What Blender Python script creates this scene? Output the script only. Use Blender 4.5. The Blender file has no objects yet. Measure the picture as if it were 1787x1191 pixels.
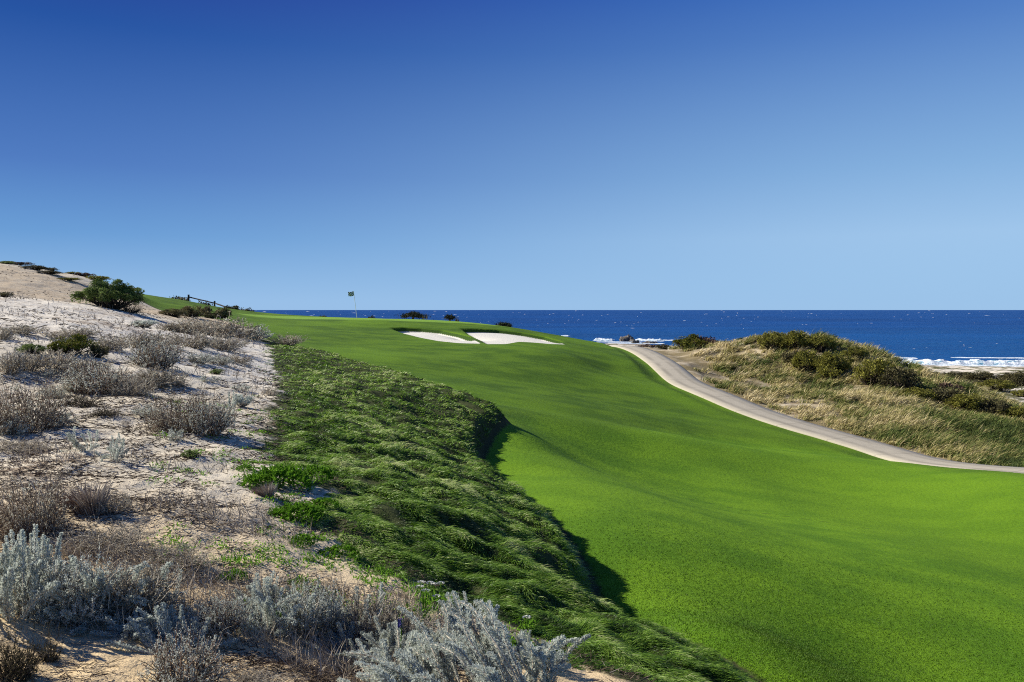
import bpy, math
import numpy as np

# ------------------------------------------------------------------ camera, sky, sun
C = bpy.context.scene
cam = bpy.data.cameras.new('camera'); cam.lens = 28.0; cam.sensor_width = 36.0
cam.shift_y = -54.5 / 1787; cam.clip_start = 0.1; cam.clip_end = 60000
camo = bpy.data.objects.new('camera', cam); C.collection.objects.link(camo)
camo.location = (0, 0, 0); camo.rotation_euler = (math.radians(90), 0, 0)
C.camera = camo

SUN_EL, SUN_AZ = math.radians(33), math.radians(-72)       # azimuth from +Y, negative = to the left
SDIR = (math.sin(SUN_AZ) * math.cos(SUN_EL), math.cos(SUN_AZ) * math.cos(SUN_EL), math.sin(SUN_EL))
w = bpy.data.worlds.new('World'); C.world = w; w.use_nodes = True
nt = w.node_tree; nt.nodes.clear()
sky = nt.nodes.new('ShaderNodeTexSky'); sky.sky_type = 'NISHITA'; sky.sun_disc = False
sky.sun_elevation = SUN_EL; sky.sun_rotation = SUN_AZ
sky.air_density = 1.0; sky.dust_density = 0.0; sky.ozone_density = 2.6; sky.altitude = 0
gam = nt.nodes.new('ShaderNodeHueSaturation'); gam.inputs['Saturation'].default_value = 1.0
gam.inputs['Value'].default_value = 0.10
bg = nt.nodes.new('ShaderNodeBackground'); bg.inputs['Strength'].default_value = 0.625
out = nt.nodes.new('ShaderNodeOutputWorld')
# clear, polarised blue: darker with height and towards the left, over the physical sky
tc = nt.nodes.new('ShaderNodeTexCoord'); sp = nt.nodes.new('ShaderNodeSeparateXYZ'); nt.links.new(tc.outputs['Generated'], sp.inputs[0])
def _ramp(stops):
    r = nt.nodes.new('ShaderNodeValToRGB'); e = r.color_ramp.elements
    while len(e) < len(stops): e.new(0.5)
    for k, (p, c) in enumerate(stops): e[k].position = p; e[k].color = (*c, 1)
    nt.links.new(sp.outputs['Z'], r.inputs[0]); return r.outputs[0]
SKL = _ramp([(0.0, (0.2549, 0.4777, 0.802)), (0.011, (0.2549, 0.4777, 0.802)), (0.085, (0.1069, 0.2961, 0.6384)), (0.162, (0.0536, 0.1634, 0.4977)), (0.307, (0.0005, 0.0601, 0.3281)), (0.37, (0.004, 0.027, 0.2738)), (1.0, (0.003, 0.0135, 0.1369))])
SKR = _ramp([(0.0, (0.2961, 0.5264, 0.8244)), (0.011, (0.2961, 0.5264, 0.8244)), (0.085, (0.3394, 0.5538, 0.8325)), (0.162, (0.2311, 0.4376, 0.738)), (0.307, (0.0833, 0.2161, 0.5647)), (0.37, (0.036, 0.1452, 0.5092)), (1.0, (0.018, 0.0726, 0.2546))])
mr = nt.nodes.new('ShaderNodeMapRange'); mr.interpolation_type = 'SMOOTHSTEP'; nt.links.new(sp.outputs['X'], mr.inputs[0])
mr.inputs[1].default_value = -0.60; mr.inputs[2].default_value = 0.58
m1 = nt.nodes.new('ShaderNodeMix'); m1.data_type = 'RGBA'; nt.links.new(mr.outputs[0], m1.inputs[0]); nt.links.new(SKL, m1.inputs[6]); nt.links.new(SKR, m1.inputs[7])
m2 = nt.nodes.new('ShaderNodeMix'); m2.data_type = 'RGBA'; m2.inputs[0].default_value = 0.92
nt.links.new(sky.outputs[0], gam.inputs['Color']); nt.links.new(gam.outputs[0], m2.inputs[6]); nt.links.new(m1.outputs[2], m2.inputs[7])
nt.links.new(m2.outputs[2], bg.inputs['Color'])
nt.links.new(bg.outputs[0], out.inputs['Surface'])

sun = bpy.data.lights.new('sun', 'SUN'); sun.energy = 4.9; sun.angle = math.radians(0.5); sun.color = (1, 0.945, 0.85)
suno = bpy.data.objects.new('sun', sun); C.collection.objects.link(suno)
from mathutils import Vector
suno.rotation_euler = Vector(SDIR).to_track_quat('Z', 'Y').to_euler()
suno.location = (-30, 10, 30)
C.view_settings.view_transform = 'Standard'; C.view_settings.look = 'None'
C.view_settings.exposure = 0.70; C.view_settings.gamma = 1.0; C.view_settings.use_curve_mapping = False
try:
    C.cycles.use_denoising = False; C.cycles.pixel_filter_type = 'BLACKMAN_HARRIS'; C.cycles.filter_width = 1.1; C.cycles.max_bounces = 5; C.cycles.transparent_max_bounces = 4
except Exception: pass

# ------------------------------------------------------------------ maths helpers
F, CX, HY = 1390.0, 893.5, 541.0
SEA = -18.0
R = np.random.default_rng(7)

_perm = np.random.default_rng(3).permutation(4096)
_g = np.random.default_rng(4).uniform(0, 2 * np.pi, 4096)
_gx, _gy = np.cos(_g), np.sin(_g)
def perlin(x, y):
    xi = np.floor(x).astype(np.int64); yi = np.floor(y).astype(np.int64)
    fx = x - xi; fy = y - yi
    u = fx * fx * fx * (fx * (fx * 6 - 15) + 10); v = fy * fy * fy * (fy * (fy * 6 - 15) + 10)
    def gr(ix, iy, dx, dy):
        h = _perm[(_perm[ix & 4095] + iy) & 4095]
        return _gx[h] * dx + _gy[h] * dy
    a = gr(xi, yi, fx, fy); b = gr(xi + 1, yi, fx - 1, fy)
    c = gr(xi, yi + 1, fx, fy - 1); d = gr(xi + 1, yi + 1, fx - 1, fy - 1)
    return 1.5 * ((a + (b - a) * u) * (1 - v) + (c + (d - c) * u) * v)
def fbm(x, y, s, o=4, seed=0):
    r = 0; a = 1.0; t = 0
    for k in range(o):
        r = r + a * perlin(x / s + 17.3 * k + seed * 31.7, y / s - 9.1 * k + seed * 13.3); t += a
        a *= 0.5; s = s / 2
    return r / t * 1.4
def sm(t): t = np.clip(t, 0, 1); return t * t * (3 - 2 * t)

def P(px, py, Y): return ((px - CX) / F * Y, Y, -(py - HY) / F * Y)
class TPS:
    def __init__(s, pts, reg=0.02):
        p = np.array(pts, float); s.xy = p[:, :2]; n = len(p)
        K = s.k(s.xy); A = np.zeros((n + 3, n + 3)); A[:n, :n] = K + reg * np.eye(n)
        A[:n, n] = 1; A[:n, n + 1:] = s.xy; A[n:, :n] = A[:n, n:].T
        s.w = np.linalg.solve(A, np.r_[p[:, 2], 0, 0, 0])
    def k(s, q):
        d2 = (q[:, None, 0] - s.xy[None, :, 0]) ** 2 + (q[:, None, 1] - s.xy[None, :, 1]) ** 2
        return d2 * np.log(d2 + 1e-9) * 0.5
    def __call__(s, x, y):
        x = np.asarray(x, float); sh = x.shape; q = np.c_[x.ravel(), np.asarray(y, float).ravel()]; o = np.empty(len(q)); n = len(s.xy)
        for i in range(0, len(q), 20000):
            a = q[i:i + 20000]; o[i:i + 20000] = s.k(a) @ s.w[:n] + s.w[n] + a @ s.w[n + 1:]
        return o.reshape(sh)
def sdist(x, y, L):
    """signed distance to an open polyline; positive on its right-hand side"""
    L = np.asarray(L, float); x = np.asarray(x, float); y = np.asarray(y, float)
    best = np.full(x.shape, 1e18); sg = np.ones(x.shape); tt = np.zeros(x.shape)
    for i in range(len(L) - 1):
        ax, ay = L[i][:2]; bx, by = L[i + 1][:2]; dx, dy = bx - ax, by - ay; l2 = dx * dx + dy * dy
        t = np.clip(((x - ax) * dx + (y - ay) * dy) / l2, 0, 1)
        qx = x - ax - t * dx; qy = y - ay - t * dy; d = qx * qx + qy * qy
        c = dx * (y - ay) - dy * (x - ax)
        m = d < best - 1e-9
        best = np.where(m, d, best); sg = np.where(m, np.where(c > 0, -1.0, 1.0), sg); tt = np.where(m, i + t, tt)
    return np.sqrt(best) * sg, tt
def inpoly(x, y, P_):
    r = np.zeros(np.shape(x), bool); n = len(P_)
    for i in range(n):
        ax, ay = P_[i][:2]; bx, by = P_[(i + 1) % n][:2]
        c = (ay > y) != (by > y)
        r ^= c & (x < (bx - ax) * (y - ay) / (by - ay + 1e-12) + ax)
    return r
def pdist(x, y, P_):
    d, _ = sdist(x, y, list(P_) + [P_[0]]); d = np.abs(d)
    return np.where(inpoly(x, y, P_), -d, d)
def smooth_line(L, n=6):
    L = np.asarray(L, float); o = []
    for i in range(len(L) - 1):
        p0, p1, p2, p3 = L[max(i - 1, 0)], L[i], L[i + 1], L[min(i + 2, len(L) - 1)]
        for t in np.arange(n) / n:
            o.append(0.5 * (2 * p1 + (p2 - p0) * t + (2 * p0 - 5 * p1 + 4 * p2 - p3) * t * t + (3 * p1 - p0 - 3 * p2 + p3) * t ** 3))
    o.append(L[-1]); return np.array(o)

# ------------------------------------------------------------------ the lie of the land
CREST = [(1310,1191,6.4),(1230,1143,7.05),(1150,1095,7.65),(1070,1056,8.15),(1005,1020,8.7),(985,962,10.1),(955,905,11.4),(920,868,12.7),(868,826,14.8),(830,797,16.4),
         (812,773,17.3),(822,750,18.7),(842,727,20.3),(862,706,21.9),(826,692,22.5),(760,670,24.3),(700,650,26.8),(620,630,29.6),(560,612,33),(480,592,38)]
DUNE_EDGE = [(430,574,41.5),(400,562,44),(330,552,48),(275,540,52),(240,522,56),(222,508,61)]
Bp = [P(*a) for a in [(0,1191,4.06),(300,1191,4.1),(600,1191,4.6),(900,1191,5.0),(1090,1185,5.5),(0,850,7.6),(300,850,7.9),(0,700,13.1),(300,700,13.6),
      (0,600,16.5),(300,600,22.4),(0,560,20),(150,560,24),(0,520,32),(140,530,32),(260,550,35),(190,541,38),(0,500,42),(0,460,55),(120,480,55),(190,497,55),
      (240,512,58),(480,650,22.3),(470,720,14.4),(480,780,11),(600,1000,6.4),(450,600,33),(650,750,14.6),(800,900,9.3),(700,680,21),(900,1100,6.2)] + CREST + DUNE_EDGE]
Bp += [(-8,0,-1.9),(0,-5,-1.8),(3,0,-2.6),(-20,5,-1),(-25,20,.5),(-60,55,5.5),(-60,85,3),(-37,80,1.2),(-120,60,7),(-120,120,4),(-30,-10,-1)]
Gp = [P(*a) for a in [(1500,1191,8.5),(1787,1191,9.4),(1787,1000,15.1),(1787,900,20.8),(1300,900,19),
      (1550,900,20.4),(1000,800,21),(1150,740,31),(1300,780,29),(1000,700,35),(900,640,45),(700,640,40),(600,600,50),(520,585,52),
      (470,570,56),(430,558,62),(650,562,67),(622,556,74),(550,556,72),(450,553,72),(400,543,78),(330,526,78),(260,515,76),(230,511,72),(330,545,58),(500,549,84),(280,535,62),
      (700,575,63),(840,598,54),(760,592,55.5),(990,602,58),(900,600,54),(760,564,69),(800,562,72),(900,574,70),(1000,592,69),(1070,602,74),(1050,640,50),(1000,620,50),
      (1155,640,54),(1130,620,62),(1185,665,50),(1223,683,46),(1320,722,41),(1434,757,37),(1540,783,34),(1670,813,31),(1787,829,29),(1095,604,76),
      (1200,612,68),(1240,609,66),(1300,592,64),(1268,598,65),(1400,594,60),(1450,604,58),(1520,628,55),(1595,658,52),(1652,682,49),(1697,700,47),(1755,722,45),(1800,738,43),(1700,718,44),(1787,762,38),(1300,650,56),(1400,680,50),
      (1300,690,46),(1550,720,42),(1700,770,36),(1900,836,27),(2100,850,26),(1700,826,27.0),(1790,833,26.4)]]
Gp += [(6,2,-3.6),(12,4,-4.6),(25,5,-6),(5,-8,-3),(34,20,-6.6),(0,97,-3),(-30,97,-1.2),(-60,95,1),(15,88,-5),(30,72,-5),(38,48,-7),(-25,60,.3),(-90,110,2)]
_c = np.array([P(*a) for a in CREST[:13]]); _o = np.array([(1.1, .25), (1.1, .25), (1.1, .3), (1.1, .3), (1.1, .2), (1.2, 0), (1.2, .3), (1.2, .5), (1.1, .6), (1.0, .7), (1.4, .4), (1.3, .5), (1.2, .6)])
Gp += [(a + o[0], b + o[1], c - h) for (a, b, c), o, h in zip(_c, _o, [.30, .30, .32, .36, .50, .50, .45, .40, .38, .42, .50, .55, .55])]
Gp += [(_c[k][0] - 1.2, _c[k][1], _c[k][2] - .45) for k in (1, 5, 8, 11)]
Bz, Gz = TPS(Bp), TPS(Gp)
EDGE = smooth_line([(9,-6,0),(5.2,1,0),(3.2,4,0)] + [P(*a) for a in CREST + DUNE_EDGE] + [(-38,74,0),(-60,95,0),(-160,180,0)], 4)[::-1]
COAST = [(-200,150),(-60,104),(-25,88),(0,84),(11,82),(15,76),(20,69),(23.5,62),(26,55),(28,49),(31,41),(34,33),(37,25),(41,0),(46,-30)]
def coast_far(x, y):
    ys = np.interp(x / np.maximum(y, 1), [-2, .13, .184, .25, .29, .40, .508, .64, 1.0, 2], [432, 424, 403, 380, 345, 292, 257, 254, 215, 120]) + 7 * fbm(x, y, 40, 3, 5)
    z = SEA + np.interp(x / np.maximum(y, 1), [.44, .53], [.026, .050]) * (ys - y)
    z = np.where(z > -9.5, -9.5 + (z + 9.5) * 0.2, z)
    return z + fbm(x, y, 22, 4, 8) * 1.1 * sm((ys - y) / 60)
# fairway folds: soft ridges across the falling ground (x, y, half length, half width, angle, height)
FOLDS = [(4, 27, 9, 2.2, 75, 0.28), (8, 31.5, 10, 2.6, 78, -0.34),
         (1, 44, 9, 3.2, 80, 0.25), (15, 23, 8, 3, 35, 0.25), (5.5, 46, 9, 5, 0, -0.2), (3.6, 9.8, 3.5, 1.5, 40, 0.06)]
RIDGE = [(5.2, 32), (5.5, 29), (6.0, 24), (6.7, 20), (7.4, 16.5), (7.6, 13), (7.3, 9), (7, 3)]
RSGN = 1
if -sdist(np.array([10.]), np.array([18.]), RIDGE)[0][0] < 0: RSGN = -1
def base(x, y):
    x = np.asarray(x, float); y = np.asarray(y, float)
    d, _ = sdist(x, y, EDGE); d = -d                      # positive on the fairway side
    b, g = Bz(x, y), Gz(x, y)
    for fx, fy, la, lb, an, h in FOLDS:
        c, s = math.cos(math.radians(90 - an)), math.sin(math.radians(90 - an))
        q = ((x - fx) * c + (y - fy) * s) / la; r = (-(x - fx) * s + (y - fy) * c) / lb
        g = g + h * np.exp(-q * q - r * r)
    rs = -sdist(x, y, RIDGE)[0] * RSGN; g = g - 0.23 * sm(rs / 4.2) * (1 - sm((rs - 4.4) / 6.0)) * sm((29 - y) / 8) + .07 * np.exp(-(rs / 2.2) ** 2) * sm((29 - y) / 8)
    wd = np.interp(y, [6, 12, 20, 26, 40], [0.55, 0.5, 0.55, 1.2, 3.2])
    t = sm((d + 0.12) / wd)
    z = b * (1 - t) + g * t
    dc, _ = sdist(x, y, COAST); dc = -dc
    tc = sm(dc / np.where(x > 18, 15, 26))
    z = z * (1 - tc) + coast_far(x, y) * tc
    return z, d, dc
def raw(x, y): return base(x, y)[0]
def hit_fn(fn):
    Ys = np.geomspace(2.5, 380, 900)
    def hit(px, py, ymin=0):
        u, v = (px - CX) / F, -(py - HY) / F
        g = Ys * v - fn(u * Ys, Ys)
        k = np.where((g[:-1] > 0) & (g[1:] <= 0) & (Ys[1:] > ymin))[0]
        if len(k) == 0: return None
        k = k[0]; t = g[k] / (g[k] - g[k + 1]); Y = Ys[k] + t * (Ys[k + 1] - Ys[k])
        return (u * Y, Y, v * Y)
    return hit
hit0 = hit_fn(raw)

# path: outer edge traced over the ground, constant width
PW = 2.1
upper = [(1121,607),(1153,619),(1178,636),(1198,654),(1223,670),(1263,689),(1320,709),(1377,727),(1434,746),(1507,766),(1589,784),(1670,803),(1751,820)]
_u = []
for q in upper:
    h = hit0(*q)
    if h is not None and (not _u or h[1] < _u[-1][1] + 3): _u.append(h[:2])
_u = np.array([(9.5, 97), (11.3, 85)] + _u + [(20.3, 26.6), (24, 22.6), (30, 17), (40, 8)])
print('PATH', np.round(_u, 1).tolist())
for _ in range(2): _u[1:-1] = _u[1:-1] * .5 + .25 * (_u[:-2] + _u[2:])
_u = smooth_line(_u, 8)
_t = np.gradient(_u, axis=0); _t /= np.linalg.norm(_t, axis=1)[:, None]
_nrm = np.c_[_t[:, 1], -_t[:, 0]]                          # to the fairway side (heading towards the viewer)
PC = _u + _nrm * PW / 2
PZ = raw(PC[:, 0], PC[:, 1])
for _ in range(20): PZ[1:-1] = PZ[1:-1] * .5 + .25 * (PZ[:-2] + PZ[2:])

# left edge of the rough
ROUGH_L = [(462,600),(474,625),(482,655),(492,690),(476,720),(462,745),(452,775),(470,800),(520,815),(560,835),(566,870),(548,905),(590,945),(630,975),(700,1020),(780,1060),(880,1090),(960,1128),(1040,1165),(1110,1193)]
RL = np.array([hit0(*q)[:2] for q in ROUGH_L if hit0(*q) is not None])
RL = np.vstack([[-12.5, 40], RL, [3.0, 3.2], [5, -1]])
RLB = RL
# bunkers
B1 = [(684,574),(705,573),(735,574),(770,577),(800,583),(825,589),(843,597),(836,599),(800,598),(765,595),(735,590),(705,583)]
B2 = [(806,575),(830,575),(870,577),(910,582),(950,589),(978,596),(992,602),(960,601),(925,598),(905,597),(880,600),(850,600),(843,597),(826,588),(812,580)]
def topoly(L):
    o = []
    for q in L:
        h = hit0(*q)
        if h is not None: o.append(h[:2])
    return np.array(o)
W1, W2 = topoly(B1), topoly(B2)
print('B1', np.round(W1, 1).tolist()); print('B2', np.round(W2, 1).tolist())
def ground(x, y, detail=True):
    z, d, dc = base(x, y)
    x = np.asarray(x, float); y = np.asarray(y, float)
    info = {}
    # path bench
    dp, tp = sdist(x, y, PC); dp = np.abs(dp)
    zp = np.interp(tp, np.arange(len(PZ)), PZ)
    k = 1 - sm((dp - PW / 2 - 0.15) / 1.3)
    dune = sm((dp - 1.6) / 4) * sm(sdist(x, y, _u)[0] * -1 / 1.0 + 0)   # right of the path
    info['right'] = sm((-sdist(x, y, _u)[0]) / 0.6) if False else None
    # bunkers
    bd = np.full(x.shape, 50.0); near = (y > 45) & (y < 85) & (x > -20) & (x < 15)
    if near.any():
        xs, ys = x[near], y[near]
        b1 = pdist(xs, ys, W1); b2 = pdist(xs, ys, W2)
        bd[near] = np.minimum(b1, b2)
    if near.any():
        back = np.minimum(np.abs(sdist(xs, ys, W1[:6])[0]), np.abs(sdist(xs, ys, W2[:6])[0]))
        dep = 0.08 + 0.24 * np.exp(-(back / 1.1) ** 2)
        dep = dep + .10 * np.exp(-((xs + 9.2) ** 2 + (ys - 61.5) ** 2) / 4) + .12 * np.exp(-((xs + 3.2) ** 2 + (ys - 58.5) ** 2) / 2); zz = z[near] - dep * sm((-bd[near] + 0.03) / 0.30) + 0.08 * np.exp(-(back / 0.8) ** 2) * (bd[near] > 0) * sm(bd[near] / .25)
        z = z.copy(); z[near] = zz
    # lumpy turf of the rough
    if detail:
        rr, _ = sdist(x, y, RLB); mrough = sm(-rr / 0.6) * (d < 0.1)
        n1 = fbm(x * 0.75 + y * 0.5, y * 0.9 - x * .3, 0.48, 2, 21)
        z = z + mrough * (0.10 * n1 + 0.025 * fbm(x, y, 1.5, 2, 22)) * np.clip(1.2 - y / 60, 0.5, 1)
    if detail:
        left = d < 0
        far = sm((dc + 2) / 6)
        z = z + np.where(left, 1, 0) * (0.055 * fbm(x, y, 0.7, 4, 1) + 0.10 * fbm(x, y, 3.5, 3, 2)) * sm(-d / 1.0) * (1 - .6 * mrough)
        z = z + np.where(left, 0, 1) * 0.05 * fbm(x, y, 7, 2, 3) * sm(d / 2) * (1 - far)
        z = z + np.where(left, 0, 1) * 0.30 * fbm(x, y, 5, 3, 9) * RD(x, y, dp)
    z = z * (1 - k) + (zp - 0.045) * k
    return z, d, dc, bd, dp
def RD(x, y, dp=None):
    """right dune mask (outer side of the path)"""
    s, _ = sdist(x, y, PC)
    return sm((s - PW / 2 - 0.1) / 0.8) if PC_SIGN > 0 else sm((-s - PW / 2 - 0.1) / 0.8)
_s, _ = sdist(np.array([24.0]), np.array([52.0]), PC); PC_SIGN = 1 if _s[0] > 0 else -1
def gz(x, y): return ground(x, y)[0]
hit = hit_fn(gz)

# ------------------------------------------------------------------ object helpers
def link(o): C.collection.objects.link(o); return o
def tag(o, label=None, cat=None, group=None, kind=None):
    for k, v in (('label', label), ('category', cat), ('group', group), ('kind', kind)):
        if v: o[k] = v
    return o
def mesh(name, v, f, nper, mat, attrs=None, smooth=False):
    """v (n,3); f flat index array or list of arrays with constant nper"""
    me = bpy.data.meshes.new(name); v = np.asarray(v, np.float32)
    if not isinstance(f, list): f, nper = [f], [nper]
    f = [np.asarray(a, np.int32).ravel() for a in f]
    loops = np.concatenate(f); tot = np.concatenate([np.full(len(a) // n, n, np.int32) for a, n in zip(f, nper)])
    me.vertices.add(len(v)); me.vertices.foreach_set('co', v.ravel())
    me.loops.add(len(loops)); me.loops.foreach_set('vertex_index', loops)
    me.polygons.add(len(tot)); st = np.r_[0, np.cumsum(tot)[:-1]].astype(np.int32)
    me.polygons.foreach_set('loop_start', st); me.polygons.foreach_set('loop_total', tot)
    if smooth: me.polygons.foreach_set('use_smooth', np.ones(len(tot), bool))
    for k, a in (attrs or {}).items():
        at = me.attributes.new(k, 'FLOAT', 'POINT'); at.data.foreach_set('value', np.asarray(a, np.float32))
    me.update(calc_edges=True)
    if mat: me.materials.append(mat)
    return me
def obj(name, me, parent=None):
    o = link(bpy.data.objects.new(name, me)); o.parent = parent; return o
class NT:
    """tiny node-graph builder"""
    def __init__(s, name):
        s.m = bpy.data.materials.new(name); s.m.use_nodes = True; s.t = s.m.node_tree
        s.b = s.t.nodes['Principled BSDF']; s.o = s.t.nodes['Material Output']; s.b.inputs['Roughness'].default_value = 0.8
        s.b.inputs['Specular IOR Level'].default_value = 0.25
    def n(s, kind, **kw):
        n = s.t.nodes.new(kind)
        for k, v in kw.items(): setattr(n, k, v)
        return n
    def l(s, a, b): s.t.links.new(a, b)
    def put(s, sock, v):
        if hasattr(v, 'links') or isinstance(v, bpy.types.NodeSocket): s.l(v, sock)
        else: sock.default_value = v
    def math(s, op, a, b=None, c=None, clamp=False):
        n = s.n('ShaderNodeMath', operation=op, use_clamp=clamp); s.put(n.inputs[0], a)
        if b is not None: s.put(n.inputs[1], b)
        if c is not None: s.put(n.inputs[2], c)
        return n.outputs[0]
    def mix(s, f, a, b):
        n = s.n('ShaderNodeMix', data_type='RGBA'); s.put(n.inputs[0], f)
        s.put(n.inputs[6], (*a, 1) if isinstance(a, tuple) else a); s.put(n.inputs[7], (*b, 1) if isinstance(b, tuple) else b)
        return n.outputs[2]
    def step(s, x, lo, hi, a=0.0, b=1.0):
        n = s.n('ShaderNodeMapRange', interpolation_type='SMOOTHSTEP'); s.put(n.inputs[0], x)
        n.inputs[1].default_value = lo; n.inputs[2].default_value = hi; n.inputs[3].default_value = a; n.inputs[4].default_value = b
        return n.outputs[0]
    def attr(s, name): return s.n('ShaderNodeAttribute', attribute_name=name).outputs['Fac']
    def pos(s): 
        if not hasattr(s, '_p'): s._p = s.n('ShaderNodeNewGeometry').outputs['Position']
        return s._p
    def noise(s, sc, det=4, rough=0.55, vec=None, scale3=None, dist=0.0):
        vec = vec or s.pos()
        if scale3:
            m = s.n('ShaderNodeMapping'); s.l(vec, m.inputs[0]); m.inputs['Scale'].default_value = scale3; vec = m.outputs[0]
        n = s.n('ShaderNodeTexNoise'); s.l(vec, n.inputs['Vector']); n.inputs['Scale'].default_value = sc
        n.inputs['Detail'].default_value = det; n.inputs['Roughness'].default_value = rough; n.inputs['Distortion'].default_value = dist
        return n.outputs['Fac']
    def bump(s, h, strength=0.5, dist=0.05):
        n = s.n('ShaderNodeBump'); s.l(h, n.inputs['Height']); n.inputs['Strength'].default_value = strength; n.inputs['Distance'].default_value = dist
        s.l(n.outputs[0], s.b.inputs['Normal']); return n
def ramp_mat(name, stops, trans=0.0, rough=0.75, noise_amp=0.0, attrn='rnd', spec=0.2):
    """leaf / stem material: colour from the per-leaf random attribute"""
    g = NT(name); r = g.n('ShaderNodeValToRGB'); e = r.color_ramp.elements
    while len(e) < len(stops): e.new(0.5)
    for k, (p_, c) in enumerate(stops): e[k].position = p_; e[k].color = (*c, 1)
    g.l(g.attr(attrn), r.inputs[0]); col = r.outputs[0]
    g.l(col, g.b.inputs['Base Color']); g.b.inputs['Roughness'].default_value = rough; g.b.inputs['Specular IOR Level'].default_value = spec
    if trans:
        tr = g.n('ShaderNodeBsdfTranslucent'); g.l(col, tr.inputs[0]); mx = g.n('ShaderNodeMixShader'); mx.inputs[0].default_value = trans
        g.l(g.b.outputs[0], mx.inputs[1]); g.l(tr.outputs[0], mx.inputs[2]); g.l(mx.outputs[0], g.o.inputs['Surface'])
    return g.m

# ------------------------------------------------------------------ ground sheet
def line_hits(L, h=None):
    o = []
    for q in L:
        p_ = (h or hit)(*q)
        if p_ is not None: o.append(p_[:2])
    return np.array(o)
MSG = -1
SHADE_EDGE = [(868,728),(930,733),(1000,741),(1080,748),(1160,755),(1260,762),(1350,772),(1440,784),(1530,802),(1640,822),(1800,838)]  # near edge of the painted shade band across the fairway
SHADE_XY = line_hits(SHADE_EDGE, hit0); SHADE_XY = np.vstack([[-3, 22], SHADE_XY, [26, 27]])
print('MOW', np.round(SHADE_XY,1).tolist())
def fields(x, y):
    z, d, dc, bd, dp = ground(x, y)
    dr, _ = sdist(x, y, RL); dr = -dr
    dm, _ = sdist(x, y, SHADE_XY)
    s, _ = sdist(x, y, PC); s = s * PC_SIGN              # + = outer (sea) side of the path
    # putting surface on top of the rise
    gr = 1 - np.hypot((x + 11.5) / 14.5, (y - 75.5) / 6.2)
    return z, d, dc, bd, dp, dr, dm, s, gr
nr, nc = 1000, 900
_l = np.linspace(math.log(5.8), math.log(500), 4000); _dn = 1 + 2.2 * ((np.exp(_l) > 56) & (np.exp(_l) < 86)); _cdf = np.r_[0, np.cumsum((_dn[1:] + _dn[:-1]) / 2)]
yy = np.exp(np.interp(np.linspace(0, _cdf[-1], nr), _cdf, _l)) - 5
uu = np.sinh(np.linspace(-1, 1, nc) * 1.35); uu = uu / uu[-1] * 1.45
Y2, U2 = np.meshgrid(yy, uu, indexing='ij'); X2 = U2 * (Y2 + 5)
fl = fields(X2, Y2)
FD = dict(zip(('z','d','dc','bd','dp','dr','dm','s','gr'), fl))
idx = np.arange(nr * nc).reshape(nr, nc)
quads = np.stack([idx[:-1, :-1], idx[:-1, 1:], idx[1:, 1:], idx[1:, :-1]], -1).reshape(-1, 4)
V = np.c_[X2.ravel(), Y2.ravel(), FD['z'].ravel()]

g = NT('ground_cover')
d, dr, dm, bd, s_, dc, gr, dp_ = (g.attr(k) for k in ('d', 'dr', 'dm', 'bd', 's', 'dc', 'gr', 'dp'))
nz1 = g.noise(1.6, 5, 0.6); nz2 = g.noise(9, 4, 0.6); nz3 = g.noise(0.35, 4, 0.55); fine = g.noise(60, 3, 0.6); nz4 = g.noise(0.12, 3)
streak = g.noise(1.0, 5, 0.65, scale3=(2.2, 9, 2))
# left sand: pale up the slope, warm close by, with trodden litter
ysep = g.n('ShaderNodeSeparateXYZ'); g.l(g.pos(), ysep.inputs[0])
warm = g.step(ysep.outputs[1], 5.0, 9.0, 1, 0)
sand = g.mix(warm, g.mix(nz1, (0.50, 0.43, 0.31), (0.74, 0.67, 0.53)), g.mix(nz2, (0.50, 0.365, 0.20), (0.70, 0.55, 0.33)))
sand = g.mix(g.math('MULTIPLY', g.step(ysep.outputs[1], 15, 20), g.step(ysep.outputs[1], 31, 35, 0.7, 0)), sand, g.mix(nz1, (0.62, 0.57, 0.47), (0.84, 0.79, 0.68)))
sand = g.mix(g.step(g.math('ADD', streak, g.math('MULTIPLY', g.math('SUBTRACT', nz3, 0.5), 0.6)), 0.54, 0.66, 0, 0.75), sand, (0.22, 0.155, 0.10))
tanm = g.math('MULTIPLY', g.step(ysep.outputs[1], 34, 40), g.step(ysep.outputs[1], 50, 54, 1, 0))
sand = g.mix(g.math('MULTIPLY', tanm, g.step(nz1, .3, .55, .3, .8)), sand, (0.46, 0.36, 0.235))
sand = g.mix(g.step(nz2, 0.60, 0.70, 0, 0.5), sand, (0.25, 0.18, 0.12))
roughc = g.mix(nz1, (0.030, 0.045, 0.012), (0.075, 0.08, 0.03))
drn = g.math('ADD', dr, g.math('MULTIPLY', g.math('SUBTRACT', nz1, 0.5), 1.6))
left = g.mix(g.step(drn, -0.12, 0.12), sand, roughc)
# fairway grass
gn = g.noise(0.5, 5, 0.6, scale3=(1, 1.6, 1))
fair = g.mix(g.step(gn, 0.36, 0.64), (0.080, 0.170, 0.005), (0.145, 0.265, 0.008))
fair_shade = g.mix(g.step(gn, 0.36, 0.64), (0.040, 0.082, 0.005), (0.090, 0.158, 0.007))  # same turf darkened: shade of the slope facing off the sun, painted in
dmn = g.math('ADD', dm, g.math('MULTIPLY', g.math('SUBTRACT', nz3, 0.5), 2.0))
fcol = g.mix(g.step(dmn, -0.9, 0.9), fair_shade, fair)
fcol = g.mix(g.step(nz4, 0.42, 0.62, 0, 0.5), fcol, (0.13, 0.235, 0.008))
fcol = g.mix(g.step(fine, 0.25, 0.75, 0, 0.45), fcol, g.mix(nz2, (0.03, 0.10, 0.008), (0.14, 0.30, 0.03)))
fcol = g.mix(g.step(gr, -0.02, 0.03), fcol, (0.17, 0.30, 0.035))
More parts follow.
